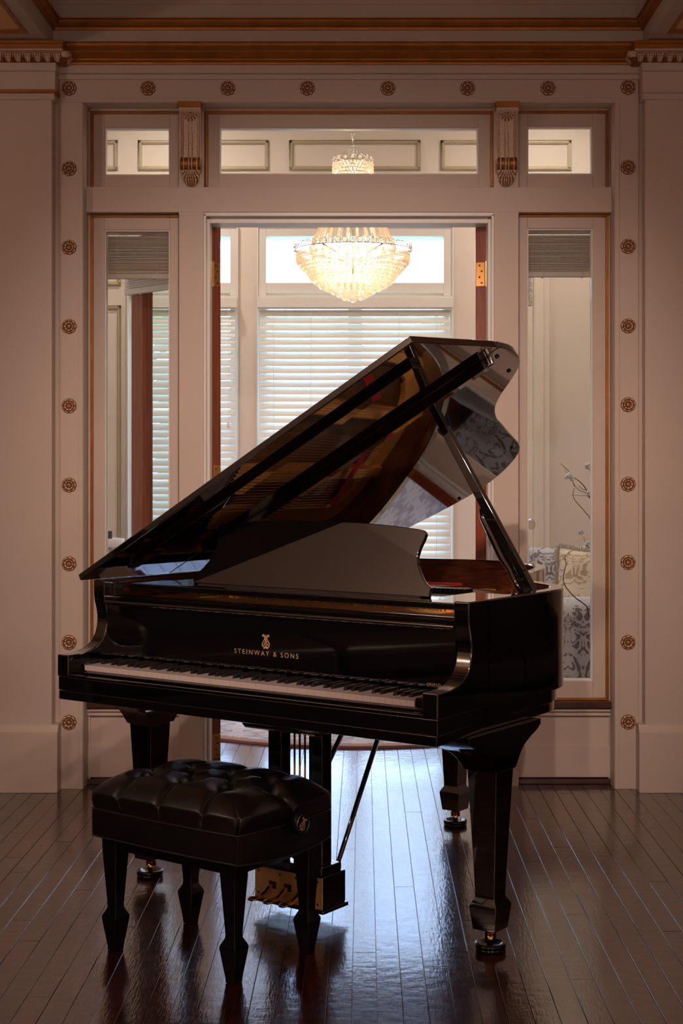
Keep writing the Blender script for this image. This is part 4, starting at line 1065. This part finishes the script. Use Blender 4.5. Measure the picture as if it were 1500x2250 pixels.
o = pins.build('tuning_pin', 'chrome', pn, recalc=False); o['kind'] = 'stuff'
dm = MB()
for k in range(62):
    x = .11 + .95 * k / 61; dm.box(x - .0045, x + .0045, .60 + .10 * (k / 61), .66 + .09 * (k / 61), .956, .975)
o = dm.build('damper', 'ebony', pn, recalc=False); o['kind'] = 'stuff'
fm = MB()
for (a, b, w_) in (((.16, 1.44), (.56, 1.50), .012), ((.66, 1.35), (.90, 1.02), .020), ((.94, .98), (1.20, .70), .030)):
    d = Vector((b[0] - a[0], b[1] - a[1])).normalized(); nn = (-d.y * w_, d.x * w_)
    fm.add([(a[0] - nn[0], a[1] - nn[1], .912), (a[0] + nn[0], a[1] + nn[1], .912), (b[0] + nn[0], b[1] + nn[1], .912), (b[0] - nn[0], b[1] - nn[1], .912), (a[0] - nn[0], a[1] - nn[1], .920), (a[0] + nn[0], a[1] + nn[1], .920), (b[0] + nn[0], b[1] + nn[1], .920), (b[0] - nn[0], b[1] - nn[1], .920)],
           [(0, 3, 2, 1), (4, 5, 6, 7), (0, 1, 5, 4), (1, 2, 6, 5), (2, 3, 7, 6), (3, 0, 4, 7)])
fm.build('string_felt', 'felt', pn)
# music shelf and desk
mb = MB(); mb.box(t_arm + .001, Wp - t_arm - .001, .198, .36, .9645, .9835); mb.build('music_shelf', 'black', pn, bevel=.003)
mb = MB(); mb.box(.10, .25, .36, .52, .968, .9815); mb.build('shelf_slide', 'black', pn, bevel=.002); B(1.19, 1.362, .3605, .54, .966, .9825).build('shelf_slide', 'black', pn, bevel=.002)
th = radians(20); zb0 = .9845
half = [(.0, 1.191), (.15, 1.190), (.28, 1.183), (.36, 1.176), (.388, 1.172), (.396, 1.163), (.392, 1.145), (.384, 1.122), (.3815, 1.10), (.386, 1.082), (.399, 1.058), (.418, 1.034), (.432, 1.022), (.446, 1.014), (.446, zb0 + .002)]
full = [(.7465 + x, z) for x, z in half] + [(.7465 - x, z) for x, z in half[::-1][:-1]]
def dk(p, t): # t thickness back
    z = p[1]; b = .3 + (z - 1.0) * math.tan(th); return (p[0], b + t * cos(th), z - t * sin(th))
mb = MB(); mb.prism(full, dk, 0, .016); dsk = mb.build('music_desk', 'black', pn, bevel=.003)
for xx in (.42, .75, 1.12): B(xx - .02, xx + .02, .288, .294, .984, .9865).build('desk_hinge', 'brass', dsk)
mb = MB(); mb.box(.33, 1.17, .286, .320, .9836, .9866); mb.build('desk_base_strip', 'black', dsk)
# lid
AL = .5016; LO = Vector((0, 0, 1.013))
lid = empty('lid', (0, 0, 1.013)); lid.parent = pn; lid.rotation_euler = (0, -AL, 0)
out = [(1.418, .1395), (1.432, .338), (1.444, .50), (1.445, .586), (1.434, .672), (1.400, .760), (1.351, .826), (1.270, .895), (1.190, .958), (1.118, 1.035), (1.058, 1.135), (1.015, 1.24), (.974, 1.338), (.930, 1.45), (.885, 1.56), (.838, 1.635), (.77, 1.70), (.68, 1.757), (.58, 1.792), (.49, 1.800), (.39, 1.783), (.30, 1.757), (.173, 1.703), (.06, 1.645), (-.01, 1.57), (-.045, 1.47), (-.052, 1.35)]
cv = catmull(out, 4)
TL = .022
def slab(poly, z0, z1): n = len(poly); return MB().add([(x, y, z0) for x, y in poly] + [(x, y, z1) for x, y in poly], [tuple(range(n))[::-1], tuple(range(n, 2 * n))] + [(i, (i + 1) % n, (i + 1) % n + n, i + n) for i in range(n)])
seam = .562
fl = [(-.054, .172), (-.054, .143)] + [p for p in cv if p[1] < seam - .004] + [(1.4445, seam - .0008), (-.053, seam - .0008)]
fl = [(-.054, .143)] + [p for p in cv if p[1] < seam - .004] + [(1.4445, seam - .0008), (-.053, seam - .0008)]
mn = [(-.053, seam + .0008), (1.4446, seam + .0008)] + [p for p in cv if p[1] > seam + .004]
slab(fl, 0, TL).build('front_flap', 'black', lid, bevel=.004, seg=3)
slab(mn, 0, TL).build('lid_panel', 'black', lid, bevel=.004, seg=3)
B(.12, 1.372, .566, .598, -.030, -.0005).build('lid_batten', 'black', lid, bevel=.002)
B(.06, 1.325, .25, .298, -.018, -.0005).build('front_rail', 'black', lid, bevel=.002)
mb = MB(); mb.box(1.372, 1.388, .574, .592, -.022, -.0005); mb.lathe([(.008, -.026), (.008, -.001)], 14, (1.393, .583, 0)); mb.box(1.36, 1.402, .579, .588, -.029, -.024); mb.build('batten_catch', 'chrome', lid, bevel=.0015)
mb = MB(); mb.lathe([(.009, -.034), (.012, -.032), (.012, -.0295), (.001, -.0295)], 14, (1.22, .585, 0)); mb.build('stick_cup', 'darksill', lid)
for (c_, b_) in ((1.335, .79), (.86, 1.54), (.455, 1.75), (1.40, .62), (.965, .90)): MB().lathe([(.001, -.006), (.006, -.005), (.007, -.0003), (.001, -.0003)], 12, (c_, b_, 0)).build('rubber_buffer', 'ebony', lid)
# prop stick
def lidp(c_, b_, o_): return Vector((c_ * cos(AL) - o_ * sin(AL) * 1.0, b_, 1.013 + c_ * sin(AL) + o_ * cos(AL)))
top = lidp(1.135, .612, -.004); foot = Vector((1.357, .632, .955))
ax = (top - foot); Lp = ax.length; ax.normalize()
vv = Vector((0, 1, 0)); side = ax.cross(vv).normalized()      # in the a-z plane
def PS(t, s, q): return foot + ax * t + side * s + vv * q
mb = MB(); 
for (t0, t1, w0, w1, q0, q1) in ((0, .10, .016, .016, -.014, .014), (.10, Lp, .016, .0125, -.012, .012)):
    vs = [PS(t0, -w0, q0), PS(t0, w0, q0), PS(t0, w0, q1), PS(t0, -w0, q1), PS(t1, -w1, q0), PS(t1, w1, q0), PS(t1, w1, q1), PS(t1, -w1, q1)]
    mb.add(vs, [(0, 3, 2, 1), (4, 5, 6, 7), (0, 1, 5, 4), (1, 2, 6, 5), (2, 3, 7, 6), (3, 0, 4, 7)])
ps_ = mb.build('prop_stick', 'black', pn, bevel=.003)
mb = MB(); loop = []
for k in range(24):
    a = 2 * pi * k / 24; t = .125 + (.085 if sin(a) > 0 else -.085) + .008 * sin(a); loop.append(PS(t, .006 * cos(a), -.0145))
mb.tube(loop, .0016, 5, closed=True); mb.build('stick_slot', 'ebony', ps_)
mb = MB(); mb.tube([PS(.0, .030, -.004), PS(.10, .030, -.004), PS(.125, .027, -.004), PS(.17, .031, -.004), PS(.30, .027, -.002), PS(.33, .018, 0)], [.010, .011, .010, .013, .011, .008], 10); mb.build('short_stick', 'black', ps_, smooth='all')
mb = MB(); mb.box(1.318, 1.366, .60, .66, .94, .958); mb.lathe([(.001, -.022), (.02, -.022), (.02, .022), (.001, .022)], 16, (1.343, .632, .962), ax=1); mb.build('stick_bracket', 'ebony', pn, bevel=.002)

# legs with casters
def leg_mesh(sx, sy):
    """sx: +1 outer side is +a. sections (z, a0,a1,b0,b1) around the leg centre"""
    mb = MB(); ho = .047
    secs = []
    for t in range(0, 9):                     # cove bracket
        q = t / 8; e = (1 - sqrt(max(0, 1 - (1 - q) ** 2)))  # 1 at top ->0 bottom
        z = .6275 - .115 * q; e = (1 - q) ** 2.2
        inn = .055 + .115 * e; out_ = .052
        ext = [.200, .200, .178, .140, .110, .090, .077, .067, .057][t]; fr = bk_ = ext
        a0, a1 = (-inn, out_) if sx > 0 else (-out_, inn)
        secs.append((z, a0, a1, -fr, bk_))
    secs += [(.508, -.050, .050, -.050, .050), (.5075, -.047, .047, -.047, .047)]
    secs += [(.16, -.031, .031, -.031, .031), (.150, -.0315, .0315, -.0315, .0315), (.132, -.0425, .0425, -.0425, .0425), (.125, -.0435, .0435, -.0435, .0435), (.062, -.036, .036, -.036, .036), (.0615, -.034, .034, -.034, .034)]
    for i in range(len(secs) - 1, 0, -1): pass
    rows = [[(s[1], s[3], s[0]), (s[2], s[3], s[0]), (s[2], s[4], s[0]), (s[1], s[4], s[0])] for s in secs]
    mb.grid(rows, 0, True, True); return mb
def caster(parent):
    ang = .5
    mb = MB(); mb.lathe([(.001, .0618), (.022, .0617), (.022, .058), (.012, .055), (.010, .050), (.001, .05)], 18)
    for s in (-1, 1):
        d = Vector((cos(ang), sin(ang), 0)) * .011 * s; n_ = Vector((-sin(ang), cos(ang), 0))
        c = d + n_ * .008
        mb.tube([c * .5 + Vector((0, 0, .056)), c + Vector((0, 0, .046)) + n_ * .004, c + Vector((0, 0, .032)) + n_ * .006], [.008, .007, .006], 8)
    yk = mb.build('caster_fork', 'brass', parent, smooth=True)
    w_ = MB().lathe([(.001, -.0075), (.017, -.0075), (.0185, -.005), (.0185, .005), (.017, .0075), (.001, .0075)], 24, (0, 0, 0), ax=0); 
    wv = w_.build('wheel', 'brass', yk, smooth=True, loc=(-sin(ang) * .012, cos(ang) * .012, .0302), rot=(0, 0, ang))
leg_spots = [(.0547 + .0, .361, -1), (Wp - .0547, .361, 1), (.510, 1.54, 1)]
for i, (a_, b_, sx) in enumerate(leg_spots):
    lg = leg_mesh(sx, 1).build('leg', 'black', pn, bevel=.0025, loc=(a_, b_, 0)); caster(lg)
rz = Matrix.Rotation(-PSI, 3, 'Z')
names3 = ['black caster cup under the left front leg of the piano', 'black caster cup under the right front leg, nearest the viewer', 'black caster cup under the rear leg of the piano']
for i, (a_, b_, sx) in enumerate(leg_spots):
    q = rz @ Vector((a_, b_ , 0)); X = -.9598 + q.x; Y = 4.6452 + q.y
    c_ = MB().lathe([(.001, .0), (.040, .0), (.0435, .003), (.0435, .008), (.041, .0095), (.0440, .011), (.0445, .018), (.042, .0215), (.034, .022), (.024, .0135), (.001, .0118)], 40).build('caster_cup', 'cuplacquer', smooth='all', loc=(X, Y, .0006))
    tag(c_, names3[i], 'caster cup', 'caster cups')

# pedal lyre
ly = empty('pedal_lyre', (.715, .262, 0)); ly.parent = pn
mb = MB(); mb.box(-.15, .15, -.05, .24, .566, .6275); mb.build('top_block', 'black', ly, bevel=.012, seg=1)
for s in (-1, 1): B(s * .078 - .0255, s * .078 + .0255, .03, .078, .166, .566).build('post', 'black', ly, bevel=.003)
mb = MB(); mb.box(-.128, .128, .0, .115, .046, .142); mb.box(-.118, .118, .008, .108, .142, .166); mb.box(-.135, .135, -.006, .121, .034, .046); mb.build('pedal_box', 'black', ly, bevel=.003)
mb = MB(); mb.box(-.127, .127, -.0035, -.0002, .047, .140); pb = mb.build('brass_plate', 'brassplate', ly, bevel=.0008)
for i, x in enumerate((-.058, 0, .058)):
    B(x - .014, x + .014, -.0042, -.0036, .082, .104).build('pedal_slot', 'darksill', pb)
    pts = [(x, .02, .093), (x, -.02, .090), (x, -.045, .078), (x, -.07, .072), (x, -.095, .074), (x, -.108, .072)]
    rows = []
    W_ = [.006, .007, .008, .014, .017, .012]; Hh = [.006, .006, .006, .006, .007, .004]
    c = catmull([p + (w1, h1) for p, w1, h1 in zip(pts, W_, Hh)], 4)
    for p in c: rows.append([(p[0] + p[3] * cos(2 * pi * k / 12), p[1], p[2] + p[4] * sin(2 * pi * k / 12)) for k in range(12)])
    m2 = MB(); m2.grid(rows, 0, True, True); m2.build('pedal', 'brass', ly, smooth='all')
sc_ = MB()
for (x, z) in ((-.112, .128), (.112, .128), (-.112, .062), (.112, .062), (-.03, .128), (.03, .128)): sc_.lathe([(.001, -.001), (.004, 0), (.001, .001)], 10, (x, -.0045, z), ax=1)
sc_.build('screw', 'darksill', pb)
for x in (-.02, .0, .02): MB().tube([(x, .055, .166), (x, .055, .566)], .0032, 8).build('pedal_rod', 'brass', ly, smooth='all')
for (p, q) in (((.10, .11, .15), (-.085, .70, .622)), ((-.10, .11, .15), (-.18, .66, .622))): MB().tube([p, q], [.007, .0105], 10).build('brace_rod', 'black', ly, smooth='all')

# ================================================================== BENCH
BA = -radians(36.9)
be = empty('piano_bench', (-.4265, 4.147, 0), BA, label='black tufted leather artist bench on square spade legs in front of the piano', cat='bench')
BX, BY = .270, .192
nU, nV = 190, 140
def side_in(s): return s
btn = [(-.15, -.085), (0, -.085), (.15, -.085), (-.15, .085), (0, .085), (.15, .085), (-.222, 0), (-.075, 0), (.075, 0), (.222, 0)]
segs = []
for x in (-.15, 0, .15):
    for s in (-1, 1):
        segs.append(((x, s * .085), (x, s * BY * 1.02)))
        for x2 in (x - .075, x + .075):
            if abs(x2) < .2: segs.append(((x, s * .085), (x2, 0)))
            else: segs.append(((x, s * .085), (math.copysign(.222, x2), 0)))
for s in (-1, 1): segs.append(((s * .222, 0), (s * BX * 1.03, 0)))
def dseg(px, py, a, b):
    dx, dy = b[0] - a[0], b[1] - a[1]; t = max(0, min(1, ((px - a[0]) * dx + (py - a[1]) * dy) / (dx * dx + dy * dy))); return math.hypot(px - a[0] - t * dx, py - a[1] - t * dy)
zs0, Hc = .397, .108
def cush(u, v, lift=0):
    g = max(0, 1 - abs(u) ** 7) ** .40 * max(0, 1 - abs(v) ** 6) ** .40
    bow = .016
    x = u * (BX + bow * (1 - v * v)); y = v * (BY + bow * .6 * (1 - u * u))
    d = 0
    for q in btn: d = max(d, .042 * math.exp(-((x - q[0]) ** 2 + (y - q[1]) ** 2) / (.021 ** 2)))
    ds = min(dseg(x, y, a, b) for a, b in segs); dv = math.exp(-ds / .0065)
    db = min(math.hypot(x - q[0], y - q[1]) for q in btn)
    puff = .017 * min(1, db / .07)
    z = zs0 + g * (Hc - .016 + puff - .014 * (abs(u) ** 3 + abs(v) ** 3) * .5) - (d + .021 * dv) * min(1, g * 1.4)
    inn = 1 + .080 * (1 - abs(2 * (g - .5))) - .034 * dv * (1 - g * .8) * (g > 0)
    if abs(u) > .8 and abs(v) > .8: inn -= .035 * max(0, 1 - abs(abs(u) - abs(v)) / .025) * (1 - g)
    return (x * inn, y * inn, z + lift)
wq = lambda t: sin(pi / 2 * t) * .6 + .4 * t
rows = [[cush(wq(-1 + 2 * i / nU), wq(-1 + 2 * j / nV)) for i in range(nU + 1)] for j in range(nV + 1)]
mb = MB(); mb.grid(rows); mb.build('tufted_cushion', 'leather', be, smooth='all')
for x in (-.15, 0, .15):
    for s_ in (-1, 1):
        pts = []
        for k in range(26):
            v = s_ * (.085 / BY + (1 - .085 / BY) * sin(pi / 2 * k / 25)); pts.append(cush(x / (BX + .016 * (1 - v * v)), v, .0004))
        MB().tube(pts, .0013, 5).build('seam', 'piping', be, smooth='all')
for s_ in (-1, 1):
    pts = [cush(s_ * (.222 / BX * .95 + (1 - .222 / BX * .95) * sin(pi / 2 * k / 20)), 0, .0004) for k in range(21)]
    MB().tube(pts, .0013, 5).build('seam', 'piping', be, smooth='all')
bt = MB().lathe([(.001, .006), (.006, .005), (.009, .001), (.009, -.004), (.001, -.004)], 14).build('tuft_button', 'leather', be, smooth='all')
for i, q in enumerate(btn):
    o = bt if i == 0 else copy_of(bt, be); o.location = (q[0], q[1], zs0 + Hc - .016 - .052)
def outline(k=1.0, n=20):
    pts = []
    bow = .016
    for i in range(n): u = -1 + 2 * i / n; pts.append((u * BX * k, -(BY + bow * .6 * (1 - u * u)) * k))
    for i in range(n): v = -1 + 2 * i / n; pts.append(((BX + bow * (1 - v * v)) * k, v * BY * k))
    for i in range(n): u = 1 - 2 * i / n; pts.append((u * BX * k, (BY + bow * .6 * (1 - u * u)) * k))
    for i in range(n): v = 1 - 2 * i / n; pts.append((-(BX + bow * (1 - v * v)) * k, v * BY * k))
    return pts
ol = outline()
def sag(x, y): return -.010 * (1 - (y / BY) ** 2) * (abs(x) > BX * .99) 
mb = MB(); rws = []
for z, k in ((.398, 1.0), (.385, 1.004), (.36, 1.006), (.335, 1.004), (.3245, 1.0)):
    rws.append([(x * k, y * k, z + (sag(x, y) if z < .33 else 0)) for x, y in ol])
mb.grid(rws, 0, True, True); lb = mb.build('leather_band', 'leather', be, smooth=True)
for sx in (-1, 1):
    for sy in (-1, 1): MB().tube([(sx * BX * 1.006, sy * BY * 1.006, .326), (sx * BX * 1.008, sy * BY * 1.008, .396)], .0014, 5).build('corner_seam', 'piping', lb)
for z in (.399, .3235):
    MB().tube([(x * 1.008, y * 1.008, z + (sag(x, y) if z < .33 else 0)) for x, y in ol], .0026, 6, closed=True).build('piping', 'piping', be, smooth='all')
mb = MB()
for s in (-1, 1):
    mb.box(-.21, .21, s * .155 - .011, s * .155 + .011, .285, .325); mb.box(s * .225 - .011, s * .225 + .011, -.15, .15, .285, .325)
mb.build('apron', 'ebony', be)
def bleg():
    mb = MB(); S_ = [(.326, .0275), (.28, .0265), (.128, .0165), (.118, .0175), (.098, .0275), (.092, .028), (.012, .0165), (.0005, .016)]
    mb.grid([[(-r, -r, z), (r, -r, z), (r, r, z), (-r, r, z)] for z, r in S_], 0, True, True); return mb
lg0 = bleg().build('leg', 'ebony', be, bevel=.002)
for i, (x, y) in enumerate(((-.222, -.152), (.222, -.152), (.222, .152), (-.222, .152))):
    o = lg0 if i == 0 else copy_of(lg0, be); o.location = (x, y, 0)
kn = MB().lathe([(.001, -.03), (.013, -.03), (.013, .0), (.024, .002), (.0285, .006), (.030, .012), (.030, .030), (.0285, .034), (.024, .0355), (.001, .0355)], 32, ax=0).build('adjusting_knob', 'ebony', be, smooth=True, loc=(.292, .006, .402))
kc = MB().lathe([(.0245, .0345), (.0255, .037), (.0265, .0345)], 32, ax=0).build('knob_ring', 'chrome', kn, smooth='all')
mt = Matrix.Translation((.0362, 0, 0)) @ Matrix.Rotation(radians(90), 4, 'Z') @ Matrix.Rotation(radians(90), 4, 'X') @ Matrix.Rotation(radians(-28), 4, 'Z')
emblem('knob_emblem', .033, kn, mt, .07)
# keep only a hint of the back knob
k2 = copy_of(kn, be); k2.location = (-.283, .0, .402); k2.rotation_euler = (0, 0, pi)
